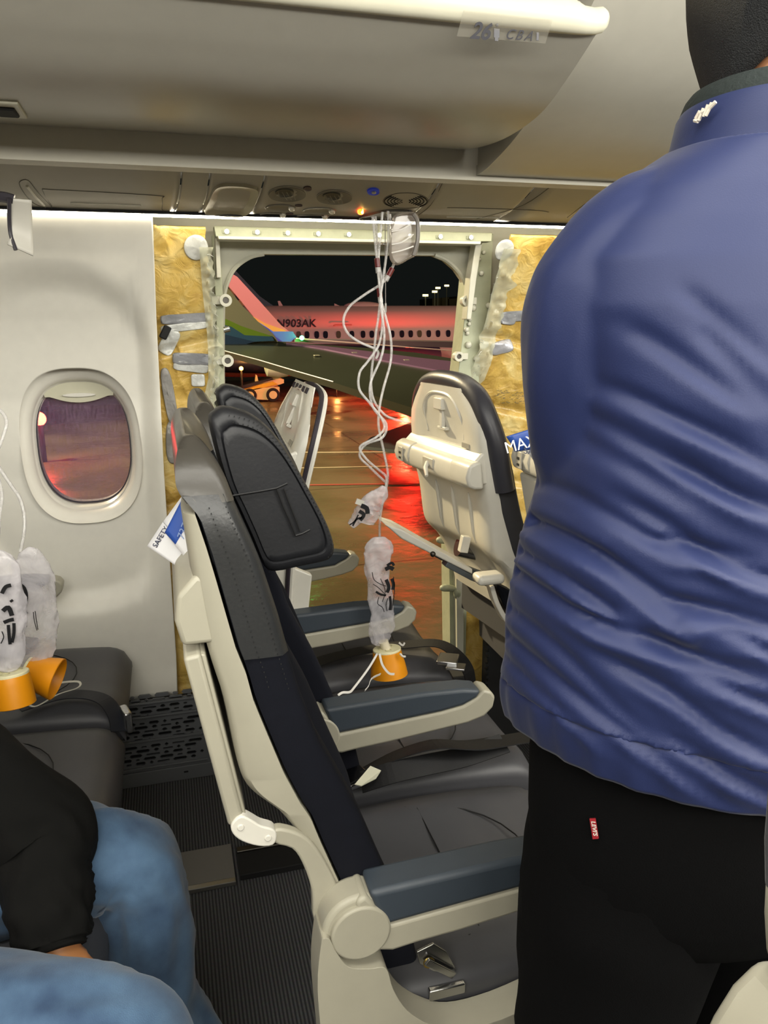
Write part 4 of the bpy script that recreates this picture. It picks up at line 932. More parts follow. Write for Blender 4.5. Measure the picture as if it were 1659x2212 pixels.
part('elastic_strap', tube(sm([P(820, 1412, YM-.05), P(826, 1436, YM-.058), P(840, 1454, YM-.06), P(852, 1456, YM-.06)], 6), 0, flat=(.005, .0012), up=Vector((0, 1, 0))), elas, mk1, smooth=0)
part('elastic_strap', tube(sm([P(822, 1456, YM-.05), P(803, 1466, YM-.09), P(796, 1482, YM-.11), P(788, 1492, YM-.12)], 6), 0, flat=(.005, .0012), up=Vector((0, 1, 0))), elas, mk1, smooth=0)
part('elastic_strap', tube(sm([P(862, 1388, YM-.01), P(870, 1394, YM-.02), P(874, 1388, YM-.02)], 6), 0, flat=(.004, .0012), up=Vector((0, 1, 0))), elas, mk1, smooth=0)
part('clip', tube(sm([P(864, 1412, YM-.04), P(870, 1418, YM-.045), P(876, 1418, YM-.045)], 5), .0025, 6), elas, mk1)
# loose crumpled bag hanging beside it
YB = 1.60
mk2 = thing('oxygen_mask', 'small crumpled clear bag with torn end hanging beside the tray table', 'mask', P(790, 1130, YB))
bag(mk2, [P(830, 1050, YB), P(822, 1068, YB), P(805, 1085, YB), P(795, 1105, YB), P(788, 1130, YB)], [.005, .016, .022, .026, .028, .020], .5, seed=8)
bag(mk2, [P(800, 1090, YB), P(785, 1105, YB), P(772, 1120, YB), P(757, 1136, YB)], [.014, .020, .014, .009], .4, seed=12, name='torn_film')
part('white_tab', box(P(777, 1085, YB-.01), (.018, .004, .012), rot=Matrix.Rotation(.4, 3, 'Y')), shellw, mk2)
strokes(mk2, [(.010, [(780, 1092), (792, 1098), (794, 1110)]), (.008, [(776, 1104), (786, 1112), (778, 1124)]), (.004, [(762, 1136), (770, 1122), (782, 1118)]), (.003, [(755, 1134), (766, 1126), (774, 1112)])], YB-.028)
# tubes
def hose(name, label, pts, Y0, Y1, r=.0030, joint=None):
    n = len(pts); q = [P(x, y, lerp(Y0, Y1, i/(n-1))) for i, (x, y) in enumerate(pts)]; t = thing(name, label, 'tube', q[0])
    path = sm(q, 8); part('tubing', tube(path, r, 10), tubem, t, smooth=80)
    if joint is not None:
        c = q[joint]; d = (q[joint+1]-q[joint-1]).normalized(); part('joint', cyl(c-d*.010, c+d*.010, .0062, None, 14), redb, t, bev=.001); part('collar', cyl(c+d*.010, c+d*.022, .0058, None, 14), tubem, t)
    return t
hose('oxygen_tube', 'clear tube that swings out in the widest loop left before rejoining the bundle', [(842, 462), (846, 490), (852, 525), (853, 560), (843, 588), (825, 612), (790, 635), (757, 660), (742, 690), (750, 718), (775, 738), (815, 757), (812, 775)], 1.78, 1.76, joint=4)
hose('oxygen_tube', 'clear tube leading down to the small crumpled bag', [(805, 468), (810, 520), (815, 568), (818, 600), (824, 650), (826, 700), (818, 745), (795, 780), (777, 805), (776, 840), (798, 870), (822, 900), (830, 925), (812, 945), (778, 965), (790, 990), (818, 1015), (834, 1030), (833, 1055)], 1.78, 1.70, joint=2)
hose('oxygen_tube', 'clear tube leading straight down to the long printed bag', [(811, 468), (815, 520), (818, 560), (820, 632), (832, 680), (844, 730), (844, 780), (828, 840), (820, 880), (818, 920), (830, 980), (838, 1030), (828, 1080), (821, 1120), (820, 1165)], 1.79, 1.73, joint=3)
hose('oxygen_tube', 'clear tube of the bundle ending in a free white tip beside red glow', [(826, 458), (822, 510), (818, 560), (824, 610), (818, 680), (812, 720), (808, 760), (803, 800), (802, 840), (810, 870), (830, 895), (850, 905), (875, 911), (884, 911)], 1.775, 1.76)
hose('oxygen_tube', 'clear tube coiling closely inside the hanging bundle', [(838, 456), (838, 520), (828, 600), (822, 650), (830, 720), (824, 770), (800, 830), (806, 880), (834, 915), (826, 945), (790, 960), (777, 985), (800, 1010), (836, 1045)], 1.77, 1.71)
ln = thing('lanyard', 'thin grey release cord hanging straight down beside the tubes', 'cord', P(832, 470, 1.79))
part('cord', tube([P(832, 470, 1.79), P(832, 530, 1.79), P(833, 665, 1.79)], .0010, 6), mat('cord_grey', '8b8784', .5), ln); part('cord_bead', ball(P(831, 528, 1.785), .005, s=(1.6, 1, .6)), chrome, ln); part('pin', cyl(P(833, 655, 1.79), P(833, 675, 1.79), .0025, None, 8), chrome, ln)
# clear mask door hanging open
md = thing('mask_door', 'smoky clear mask compartment door hanging open from the overhead panel', 'cover', P(870, 465, 1.78))
o2 = sm([(P(x, y, 1.76)) for x, y in ((856, 462), (890, 458), (904, 470), (905, 510), (900, 548), (880, 562), (858, 573), (846, 565), (841, 545), (842, 505), (848, 478))], 4, True)
def dring(s, dy): 
    c = P(874, 515, 1.76); return [Vector((c.x+(p.x-c.x)*s, p.y+dy, c.z+(p.z-c.z)*s)) for p in o2]
part('door', loft([dring(.9, .012), dring(1, .004), dring(1, -.004), dring(.93, -.012), dring(.90, -.008), dring(.88, .006)], cap=True), doorm, md, smooth=50)
for ya, yb in ((500, 488), (528, 514), (546, 540)): part('rib', tube(sm([P(846, ya, 1.745), P(868, ya-5, 1.742), P(893, yb-8, 1.745)], 5), .0016, 6), mat('rib_white', 'efece6', .2), md)
part('edge', tube(sm([P(893, 462, 1.75), P(902, 480, 1.75), P(902, 520, 1.75), P(893, 552, 1.75)], 6), .005, 8), mat('door_edge', '77726c', .3), md)
for x, y in ((857, 467), (884, 458)): part('hinge_pin', cyl(P(x, y-4, 1.77), P(x+1, y+6, 1.77), .004, None, 10), gapm, md)
# masks at the far left
YL = 1.30
m3 = thing('oxygen_mask', 'orange mask cut by the left frame edge, topped by round white disc', 'mask', P(20, 1535, YL))
cup(m3, P(22, 1458, YL), (.05, -.18, -1), .030, .034, .050)
bag(m3, [P(-6, 1190, YL), P(8, 1230, YL), P(14, 1300, YL), P(14, 1370, YL), P(18, 1430, YL), P(22, 1450, YL)], [.006, .022, .027, .030, .028, .022, .010], .3, seed=21)
strokes(m3, [(.006, [(4, 1282), (12, 1268), (24, 1264)]), (.004, [(22, 1300), (28, 1296)]), (.007, [(6, 1320), (18, 1312), (26, 1330)]), (.006, [(8, 1345), (20, 1340), (30, 1338)]), (.005, [(18, 1350), (20, 1375), (22, 1392)]), (.005, [(30, 1346), (30, 1368), (26, 1388)]), [(2, 1390), (8, 1376), (4, 1364)]], YL-.014)
YL2 = 1.40
m4 = thing('oxygen_mask', 'orange mask tipped on its side beneath the second clear bag at left', 'mask', P(70, 1460, YL2))
cup(m4, P(62, 1450, YL2), (.9, -.25, -.30), .026, .038, .052)
bag(m4, [P(48, 1190, YL2), P(60, 1205, YL2), P(70, 1250, YL2), P(76, 1320, YL2), P(74, 1380, YL2), P(60, 1430, YL2), P(52, 1446, YL2)], [.008, .026, .034, .036, .036, .032, .012], .25, seed=33)
strokes(m4, [(.010, [(38, 1262), (50, 1272), (54, 1292), (46, 1310)]), (.006, [(40, 1278), (46, 1296), (38, 1306)]), (.005, [(38, 1322), (48, 1316), (58, 1326)]), [(44, 1330), (40, 1350), (58, 1346)], [(46, 1366), (58, 1352)], (.0012, [(72, 1322), (74, 1340), (80, 1362)]), (.0012, [(76, 1320), (79, 1342), (82, 1360)])], YL2-.014)
hose('oxygen_tube', 'clear tube curving down across the oval window to left bag', [(-40, 860), (-10, 880), (8, 895), (14, 915), (6, 945), (-10, 990), (5, 1020), (25, 1050), (42, 1075), (52, 1110), (52, 1150), (44, 1192)], 1.5, YL2)
hose('oxygen_tube', 'clear tube barely entering the frame at left edge', [(-20, 1000), (-2, 1040), (4, 1075), (-2, 1120), (-6, 1190)], 1.4, YL)
# curved white mask door hanging at upper left
md2 = thing('mask_door', 'curved white mask door hanging open at the upper left', 'cover', P(40, 430, 1.72))
def md2f(u, v):
    px = lerp(20, 68, u)-(8*(1-u) if v > .9 else 0)+(4*v); y0 = lerp(428, 432, u); y1 = lerp(528, 553, u); p = P(px, lerp(y0, y1, v), 1.72+.02*math.sin(v*2.5)+.015*u); return p
o = part('door', grid(md2f, 8, 16), shellw, md2, smooth=70); solid(o, .003, 0)
part('door_edge', tube(sm([P(20, 428, 1.715), P(20, 470, 1.733), P(23, 505, 1.74), P(34, 540, 1.735)], 5), .004, 8), mat('edge_dark', '3c3940', .4), md2)
part('hinge', tube(sm([P(-20, 424, 1.73), P(10, 426, 1.73), P(30, 432, 1.73)], 4), .010, 8), mat('edge_dark', '3c3940', .4), md2)

# ============================================================ OUTSIDE
def gmat(name, base1, base2, rough0=.08, rough1=.6):
    m = bpy.data.materials.new(name); m.use_nodes = True; nt = m.node_tree; N = nt.nodes; L = nt.links; b = N['Principled BSDF']
    tc = N.new('ShaderNodeTexCoord'); n = N.new('ShaderNodeTexNoise'); n.inputs['Scale'].default_value = .35; n.inputs['Detail'].default_value = 8; L.new(tc.outputs['Object'], n.inputs[0])
    r = N.new('ShaderNodeMapRange'); r.inputs[1].default_value = .35; r.inputs[2].default_value = .65; r.inputs[3].default_value = rough0; r.inputs[4].default_value = rough1; L.new(n.outputs['Fac'], r.inputs[0]); L.new(r.outputs[0], b.inputs['Roughness'])
    mx = N.new('ShaderNodeMix'); mx.data_type = 'RGBA'; mx.inputs[6].default_value = lin(base1); mx.inputs[7].default_value = lin(base2); L.new(n.outputs['Fac'], mx.inputs[0])
    br = N.new('ShaderNodeTexBrick'); br.inputs['Scale'].default_value = 1; br.inputs['Brick Width'].default_value = 6; br.inputs['Row Height'].default_value = 6; br.inputs['Mortar Size'].default_value = .03; br.offset = 0
    br.inputs['Color1'].default_value = (1, 1, 1, 1); br.inputs['Color2'].default_value = (1, 1, 1, 1); br.inputs['Mortar'].default_value = (.45, .45, .45, 1); L.new(tc.outputs['Object'], br.inputs[0])
    m2 = N.new('ShaderNodeMix'); m2.data_type = 'RGBA'; m2.blend_type = 'MULTIPLY'; m2.inputs[0].default_value = 1; L.new(mx.outputs[2], m2.inputs[6]); L.new(br.outputs[0], m2.inputs[7]); L.new(m2.outputs[2], b.inputs['Base Color'])
    n3 = N.new('ShaderNodeTexNoise'); n3.inputs['Scale'].default_value = 3; n3.inputs['Detail'].default_value = 8; L.new(tc.outputs['Object'], n3.inputs[0]); bp = N.new('ShaderNodeBump'); bp.inputs['Distance'].default_value = .03; bp.inputs['Strength'].default_value = .5; L.new(n3.outputs['Fac'], bp.inputs['Height']); L.new(bp.outputs[0], b.inputs['Normal'])
    return m
GZ = -2.7
ap = link('ground', box((20, 152.4, GZ-.1), (500, 300, .2)), gmat('wet_concrete', '4a4230', '6a5c3c'), smooth=0); tag(ap, kind='structure')
def gline(name, label, pts, wd, m):
    q = [PZ(x, y, GZ+.012) for x, y in pts]; o = link(name, tube(q, 0, flat=(wd, .008)), m, smooth=0); tag(o, label, 'marking'); return o
pw = mat('paint_white', 'c8bd96', .6); pr = mat('paint_red', '9c4a38', .6)
gline('painted_line', 'long pale painted line furthest across the wet apron', [(400, 975), (700, 977), (1000, 975)], .10, pw)
gline('painted_line', 'short pale painted line on apron beside the hanging tubes', [(560, 1012), (700, 1010), (846, 1007)], .07, pw)
gline('painted_line', 'reddish double painted line, nearest on the apron', [(400, 1052), (700, 1047), (1000, 1043)], .12, pr)
# parked airliner
fusem = mat('airliner_pink_lit', 'c9a9a2', .4, var=(.3, .08)); fusew = mat('airliner_window', '1c1f2c', .2); darkp = mat('dark_belly', '1e2033', .4)  # pink light on the airliner is put into the fuselage colour
YF = 43.0; pl = thing('parked_airliner', 'parked airliner across the apron lettered N903AK, lit pink and orange', 'aircraft', (12, YF, GZ))
cz = H+(690-700)/1721*41-.55; cz = P(800, 722, YF-1.85).z-.45; RA = 1.88
topz = P(800, 660, YF-.6).z; cz = topz-RA
wz = P(800, 722, YF-1.8).z
rings = []
for x, s in [(-9, .35), (-6, .6), (-3, .8), (1, .95), (4, 1), (60, 1), (63, .8), (65, .3)]:
    rings.append([Vector((x, YF+RA*s*math.cos(a), cz+RA*(1-s)*.6+RA*s*math.sin(a))) for a in [2*math.pi*k/48 for k in range(48)]])
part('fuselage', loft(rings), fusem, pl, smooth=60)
wxs = [645, 663, 684, 703, 731, 760, 784, 803, 824, 847, 868, 887, 906, 926, 946, 968, 991, 1012, 1034]
for i, px in enumerate(wxs):
    z0 = wz; yy = YF-math.sqrt(max(0, RA**2-(z0-cz)**2)); v = P(px, 722, yy); 
    part('cabin_window', prism([(a, b_) for a, b_ in ell(v.x, z0, .13, .19, 14, 2.8)], yy-.03, yy+.1), fusew if i % 4 else mat('airliner_window_lit', '5a5040', .3), pl, smooth=30)
v = P(638, 699, YF-1.8); yy = YF-math.sqrt(RA**2-(v.z-cz)**2)
text('N903AK', .58, frame(Vector((P(639, 700, yy).x, yy-.06, v.z)), Vector((1, 0, 0)), Vector((0, .35, 1))), mat('registration_ink', '1a1a24', .5), 'registration', pl, ext=.01, shear=.12, bold=.012)
part('antenna', prism([(P(602, 657, YF).x, topz-.02), (P(600, 657, YF).x, topz+.25), (P(605, 657, YF).x, topz+.25), (P(611, 657, YF).x, topz-.02)], YF-.04, YF+.04), fusem, pl)
part('antenna', prism([(P(722, 657, YF).x, topz-.02), (P(722, 657, YF).x, topz+.12), (P(735, 657, YF).x, topz-.02)], YF-.04, YF+.04), fusem, pl)
part('dome', ball((P(785, 660, YF).x, YF, topz-.02), .35, s=(3.2, 1, .7)), fusem, pl)
part('panel_seam', tube([P(720, 703, YF-1.86), P(724, 701, YF-1.84), P(760, 701, YF-1.84)], .02, 5), mat('seam_pink_lit', '8a6a68', .5), pl)
# tail fin behind, with the painted portrait fragments
YT = 46
def fin(name, pts, Y, th, m, par): return part(name, prism([(P(x, y, Y).x, P(x, y, Y).z) for x, y in pts], Y-th/2, Y+th/2), m, par, smooth=20)
fin('tail_fin', [(380, 500), (470, 520), (508, 585), (560, 640), (600, 668), (608, 680), (520, 690), (380, 690)], YT, .4, mat('fin_teal', '3c5560', .5), pl)
fin('portrait_patch', [(490, 612), (498, 606), (503, 616), (508, 612), (518, 640), (512, 648), (496, 626)], YT-.3, .1, mat('portrait_cream', 'c79a62', .6), pl)
fin('portrait_patch', [(507, 634), (516, 628), (520, 644), (512, 652)], YT-.42, .1, mat('portrait_navy', '231b2c', .6), pl)
fin('portrait_patch', [(510, 648), (520, 642), (528, 660), (524, 664)], YT-.36, .1, MATS['portrait_cream'], pl)
# its near wing with a raised coloured tip
YN = 24
fin('raised_wingtip', [(480, 570), (496, 592), (505, 594), (512, 598), (560, 650), (606, 702), (640, 728), (628, 738), (600, 738), (560, 700), (520, 650), (488, 612)], YN, .12, mat('wingtip_pink_lit', '9c6258', .5), pl)  # coral tone is pink lighting put into the tip colour
fin('wingtip_stripe', [(540, 680), (572, 698), (612, 712), (630, 722), (626, 726), (590, 716), (556, 700)], YN-.08, .08, mat('wingtip_ochre', 'b0842c', .5), pl)
fin('wingtip_stripe', [(556, 694), (590, 716), (632, 716), (640, 728), (628, 738), (600, 738)], YN-.10, .08, mat('wingtip_blue', '3a5fa0', .5), pl)
fin('wingtip_stripe', [(556, 696), (580, 710), (596, 728), (610, 738), (598, 738)], YN-.13, .08, mat('wingtip_indigo', '2a2a80', .5), pl)
a_ = P(640, 733, YN); part('near_wing', loft([[Vector((x, y_, z_)) for x, y_, z_ in ring] for ring in ([(P(634, 732, YN).x, YN-.3, P(634, 732, YN).z), (P(634, 732, YN).x, YN+.9, P(634, 732, YN).z), (P(634, 738, YN).x, YN+.9, P(634, 738, YN).z), (P(634, 738, YN).x, YN-.3, P(634, 738, YN).z)], [(24, 38, P(1000, 755, 30).z-.2), (24, 42, P(1000, 755, 30).z-.2), (24, 42, P(1000, 755, 30).z-.7), (24, 38, P(1000, 755, 30).z-.7)])]), mat('wing_grey', '6f6a62', .35), pl)
part('wing_edge', tube([P(640, 731, YN-.3), P(1010, 760, YN+3)], .022, 6), mat('wing_edge_pale', 'c9c3a2', .3), pl)
nl = part('navigation_light', ball(P(652, 730, YN-.5), .07), mat('green_lamp', '30ff60', .4, emit=('20ff58', 60)), pl)
lamp('green_nav_light', 'POINT', P(652, 730, YN-.8), 3, (.1, 1, .3), size=.1)
part('engine_cowl', loft([[Vector((P(x, 790, 32).x, 32+r*math.cos(a), P(600, 790, 32).z+r*math.sin(a))) for a in [2*math.pi*k/24 for k in range(24)]] for x, r in ((572, .22), (576, .42), (600, .5), (620, .44), (624, .3))]), mat('cowl_pale', 'b9bd9a', .4), pl, smooth=50)
part('dark_belly', loft([[Vector((x, 40+1.2*math.cos(a)*s, GZ+2.0+.75*math.sin(a)*s)) for a in [2*math.pi*k/20 for k in range(20)]] for x, s in ((1.0, .2), (3, .8), (6, 1), (14, 1))]), darkp, pl, smooth=50)
# our own wing with its raised tip
wg = thing('wing', 'long dark wing of this aircraft with green and blue striped upswept tip', 'wing', (4, 9, -.6))
def WP(px, py, off=0):
    d = ray(px, py); o = Vector((0, 0, H)); k = .105; # plane z = -.65 + k*(Y-3.2)
    t = (-.65-k*3.2-H)/(d.z-k*d.y); return o+d*t+Vector((0, 0, off))
wingm = mat('wing_olive', '34372a', .28, var=(1.2, .10)); wl_ = mat('wing_leading_pink_lit', '8e6b88', .22, .5)  # slat colour carries the red-purple reflections along the leading edge
top_ = [WP(x, y) for x, y in ((478, 757), (560, 779), (640, 803), (720, 826), (780, 845), (830, 862), (900, 884), (1000, 920), (1160, 985), (1160, 812), (1000, 778), (900, 762), (800, 752), (700, 745), (640, 741), (600, 737), (560, 726), (478, 700))]
bm = bmesh.new(); A = [bm.verts.new(v) for v in top_]; B = [bm.verts.new(v-Vector((0, 0, .10+.02*max(0, 12-v.y)))) for v in top_]; bm.faces.new(A); bm.faces.new(B[::-1])
for i in range(len(A)): bm.faces.new((A[i], A[(i+1) % len(A)], B[(i+1) % len(A)], B[i]))
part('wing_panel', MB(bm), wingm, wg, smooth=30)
le = [WP(x, y, .012) for x, y in ((618, 743), (700, 750), (800, 762), (900, 775), (1000, 786), (1160, 806), (1160, 838), (1000, 812), (900, 794), (800, 776), (700, 756))]
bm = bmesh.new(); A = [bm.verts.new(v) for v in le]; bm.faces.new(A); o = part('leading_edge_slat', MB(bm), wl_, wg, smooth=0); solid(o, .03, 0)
part('trailing_edge', tube([WP(x, y, .01) for x, y in ((478, 757), (560, 779), (640, 803), (720, 826))], .010, 6), mat('edge_bright', 'd8d4c4', .35), wg)
for i, (x, y) in enumerate(((684, 770), (765, 764), (877, 780))): part('fuel_cap', box(WP(x, y, .02), (.10, .14, .02)), mat('cap_pale', '9a967c', .4), wg)
YW = WP(560, 740).y
fin('upswept_tip', [(440, 560), (468, 600), (486, 616), (500, 632), (522, 660), (556, 694), (590, 722), (600, 738), (560, 752), (440, 760)], YW, .14, mat('tip_olive', '8a8462', .5), wg)
fin('tip_stripe', [(440, 676), (490, 690), (520, 704), (556, 716), (588, 726), (560, 728), (528, 724), (500, 706), (440, 690)], YW-.10, .08, mat('tip_green', '6e8a1c', .5), wg)
fin('tip_stripe', [(440, 690), (500, 706), (528, 724), (588, 727), (592, 736), (550, 738), (440, 722)], YW-.13, .08, mat('tip_blue', '2f5468', .5), wg)
fin('tip_stripe', [(440, 722), (484, 722), (550, 738), (500, 752), (440, 752)], YW-.16, .08, mat('tip_deep_blue', '20384e', .5), wg)
fl_ = [PZ(x, y, -.95) for x, y in ((778, 963), (800, 945), (888, 912), (1100, 940), (1100, 985), (860, 972))]
bm = bmesh.new(); A = [bm.verts.new(v) for v in fl_]; B = [bm.verts.new(v-Vector((0, 0, .06))) for v in fl_]; bm.faces.new(A); bm.faces.new(B[::-1])
for i in range(len(A)): bm.faces.new((A[i], A[(i+1) % len(A)], B[(i+1) % len(A)], B[i]))
part('lowered_flap', MB(bm), mat('flap_grey', '6a685c', .4), wg, smooth=20)
# belt loader
bl = thing('belt_loader', 'pale yellow belt loader truck with raised conveyor parked on the apron', 'vehicle', PZ(570, 870, GZ))
Yb = PZ(580, 868, GZ).y
def bfin(name, pts, y0, y1, m): return part(name, prism([(P(x, y, Yb).x, P(x, y, Yb).z) for x, y in pts], Yb+y0, Yb+y1), m, bl, smooth=20)
ylm = mat('loader_cream', 'c8bf86', .5, var=(2, .2)); ylw = mat('loader_yellow', 'c2a21e', .5)
bfin('chassis', [(530, 845), (560, 838), (604, 836), (604, 858), (598, 858), (598, 848), (584, 848), (583, 864), (530, 862)], 0, 1.6, ylm)
bfin('conveyor', [(490, 846), (560, 828), (605, 818), (614, 820), (614, 828), (590, 836), (545, 842), (495, 862)], .1, 1.4, ylm)
bfin('conveyor_belt', [(470, 846), (585, 817), (590, 818), (540, 836), (478, 852)], -.05, 1.2, mat('belt_black', '1a1818', .6))
bfin('side_band', [(520, 840), (590, 824), (600, 830), (560, 840), (524, 848)], .0, .1, ylw)
bfin('seat_post', [(552, 828), (554, 810), (557, 812), (560, 826)], .3, .5, ylm)
for px, yo in ((590, -.05), (590, 1.4), (540, -.05), (540, 1.4)):
    c = P(px, 860, Yb); cc = Vector((c.x, Yb+yo, GZ+.34)); w_ = part('wheel', cyl(cc, cc+Vector((0, .25, 0)), .34, None, 24), gapm, bl, bev=.03); q_ = part('hub', cyl(cc-Vector((0, .02, 0)), cc+Vector((0, .1, 0)), .2, None, 18), ylm, None); q_.parent = w_
# hazard lamps on the apron
def alamp(name, label, px, py, Y, col, hexc, e, power, r):
    p = P(px, py, Y); t = thing(name, label, 'lamp', (p.x, p.y, GZ)); part('lens', ball(p, r), mat('lens_'+hexc, hexc, .4, emit=(hexc, e)), t); part('post', cyl((p.x, p.y, GZ), p, r*.5, None, 10), gapm, t)
    lamp(name+'_light', 'POINT', p+Vector((0, -r*2.5, r)), power, col, size=r)
alamp('orange_lamp', 'small glowing orange lamp beyond the belt loader', 521, 796, 38, (1, .45, .1), 'ff9a30', 30, 120, .10)
alamp('orange_lamp', 'tiny orange lamp left of the hanging tubes', 727, 838, 40, (1, .4, .1), 'ff8020', 14, 60, .06)
bz = GZ+.9; bxx = P(872, 800, 40).x; byy = 40
alamp('red_beacon', 'red beacon low under the parked airliner, its glow on the wet apron', 872, 806, 37.5, (1, .02, .01), 'ff2a10', 500, 2200, .16)
alamp('red_beacon', 'bright red beacon seen through the oval window', 84, 905, 24, (1, .04, .04), 'ff3020', 60, 260, .2)
a = lamp('slat_red_fill', 'SPOT', WP(940, 770)+Vector((3.5, 2.5, 3.2)), 160, (1, .05, .08), size=.2, spot=1.0); aim(a, WP(930, 772))  # added red spot tinting the leading edge, no beacon stands here
a = lamp('left_red_wash', 'SPOT', (-4, 14, 4), 700, (1, .25, .45), size=.3, spot=1.6); aim(a, (-2, 22, -2.7))
# light masts and terminal
for i, (px, py, Y) in enumerate(((919, 638, 150), (939, 630, 160), (946, 622, 170), (965, 617, 180))):
    t = thing('light_mast', ('leftmost and lowest apron light mast beyond the airliner', 'second apron light mast from the left', 'third apron light mast, close beside a shorter one', 'rightmost and tallest apron light mast')[i], 'mast', (P(px, 600, Y).x, Y, GZ), group='light masts on the horizon'); hd_ = P(px, py, Y)
    part('pole', cyl((hd_.x, Y, GZ), hd_, .18, .12, 8), mat('mast_grey', '5b5f55', .5), t); part('lamp_head', box(hd_, (1.0, .5, .4)), mat('mast_lamp', 'fff0b0', .4, emit=('ffeca0', 3)), t)
tm_ = thing('terminal_building', 'low blocky terminal roofline above the parked airliner at right', 'building', (60, 160, GZ))
for pts in ([(934, 645), (970, 642), (972, 700), (934, 700)], [(968, 646), (1040, 640), (1040, 700), (968, 700)], [(990, 640), (1015, 638), (1015, 650), (990, 650)]):
    part('block', prism([(P(x, y, 186).x, P(x, y, 186).z) for x, y in pts], 186, 196), mat('terminal_wall', '3c3826', .7, emit=('3c3826', .0)), tm_, smooth=0)
lamp('terminal_glow', 'POINT', (60, 135, 18), 9000, (1, .85, .5), size=2)

# ============================================================ PEOPLE
skin = mat('skin_tone', '9a6a48', .5, var=(20, .08), bump=(150, .15, .0008))
def caps(bm, p0, p1, r0, r1):
    ball(p0, r0, bm, seg=16); ball(p1, r1, bm, seg=16); cyl(p0, p1, r0, r1, 16, bm)
def body(bones, name, par, m, vox=.012, extra=None):
    bm = bmesh.new()
    for p0, p1, r0, r1 in bones: caps(bm, Vector(p0), Vector(p1), r0, r1)
    if extra: extra(bm)
    o = part(name, MB(bm), m, par); r = o.modifiers.new('remesh', 'REMESH'); r.mode = 'VOXEL'; r.voxel_size = vox; r.use_smooth_shade = True
    s = o.modifiers.new('smooth', 'SMOOTH'); s.iterations = 4; s.factor = .6; return o
def hand(bones, wrist, palm_dir, side_dir, curl, sc=1.0):
    """palm plus five fingers of different length, curled towards curl"""
    w_ = Vector(wrist); d = Vector(palm_dir).normalized(); s = Vector(side_dir).normalized(); c = Vector(curl).normalized(); k0 = w_+d*.085*sc
    for i, off in enumerate((-.030, -.010, .010, .030)):
        bones.append((w_+s*off*.6*sc, k0+s*off*sc, .015*sc, .012*sc)); ln_ = (.068, .078, .074, .058)[i]*sc
        a = k0+s*off*sc; b_ = a+(d*.85+c*.4).normalized()*ln_*.5; e = b_+(d*.4+c*.9).normalized()*ln_*.5
        bones.append((a, b_, .0100*sc, .0088*sc)); bones.append((b_, e, .0088*sc, .0072*sc))
    a = w_+d*.025*sc-s*.028*sc; b_ = a+(d*.6-s*.8).normalized()*.035*sc; e = b_+(d*.9-s*.1+c*.4).normalized()*.032*sc
    bones.append((a, b_, .0135*sc, .0115*sc)); bones.append((b_, e, .0115*sc, .0085*sc))
MX, MY = .522, .600
man = thing('person', 'standing person seen from behind in blue jacket and black trousers', 'person', (MX, MY, 0))
HX, HY, HZ = .535, .615, 1.60
bones = [((MX, MY, .95), (MX, MY, 1.25), .10, .115), ((MX-.06, MY, 1.15), (MX+.06, MY, 1.15), .10, .10), ((MX-.11, MY, 1.33), (MX+.11, MY, 1.33), .05, .05), ((MX, MY, 1.25), (MX, MY+.0, 1.38), .10, .075),
    ((MX, MY, 1.36), (HX, HY, 1.52), .056, .056),
    ((MX-.08, MY, .92), (MX-.09, MY+.01, .50), .085, .058), ((MX-.09, MY+.01, .50), (MX-.09, MY-.01, .09), .055, .036), ((MX+.08, MY, .92), (MX+.10, MY+.02, .50), .085, .058), ((MX+.10, MY+.02, .50), (MX+.10, MY, .09), .055, .036),
    ((MX-.09, MY-.01, .06), (MX-.10, MY+.13, .035), .036, .028), ((MX+.10, MY, .06), (MX+.11, MY+.14, .035), .036, .028),
    ((MX-.14, MY+.01, 1.32), (MX-.143, MY+.06, 1.10), .040, .034), ((MX-.143, MY+.06, 1.10), (MX-.03, MY+.22, 1.07), .034, .027),
    ((MX+.14, MY+.01, 1.32), (MX+.143, MY+.06, 1.10), .040, .034), ((MX+.143, MY+.06, 1.10), (MX+.03, MY+.22, 1.07), .034, .027)]
hand(bones, (MX-.03, MY+.22, 1.07), (.5, .8, .5), (0, -.3, 1), (.8, -.3, -.1)); hand(bones, (MX+.03, MY+.22, 1.03), (-.4, .8, -.6), (0, .3, 1), (-.8, -.3, -.1))
def headx(bm):
    ball((HX, HY, HZ+.02), .10, bm, (.80, .98, 1.12), 24); ball((HX, HY+.02, HZ-.05), .07, bm, (.9, 1.1, .9), 20); ball((HX, HY+.102, HZ-.012), .013, bm, (.9, 1.3, 1.3), 10)
    ball((HX-.081, HY, HZ-.01), .024, bm, (.4, .8, 1.2), 12); ball((HX+.081, HY, HZ-.01), .024, bm, (.4, .8, 1.2), 12); cyl((HX, HY+.088, HZ-.058), (HX, HY+.09, HZ-.058), .02, None, 10, bm)
body(bones, 'body', man, skin, .010, headx)
for s_ in (-1, 1): part('eye', ball((HX+s_*.031, HY+.090, HZ+.015), .012), mat('eye_white', 'e0dcd4', .3), man)
part('mouth', ball((HX, HY+.094, HZ-.055), .02, s=(1.1, .3, .25)), mat('lip_tone', '7a4238', .5), man)
hairm = mat('short_dark_hair', '15171a', .8, var=(80, .3), bump=(900, .8, .003))
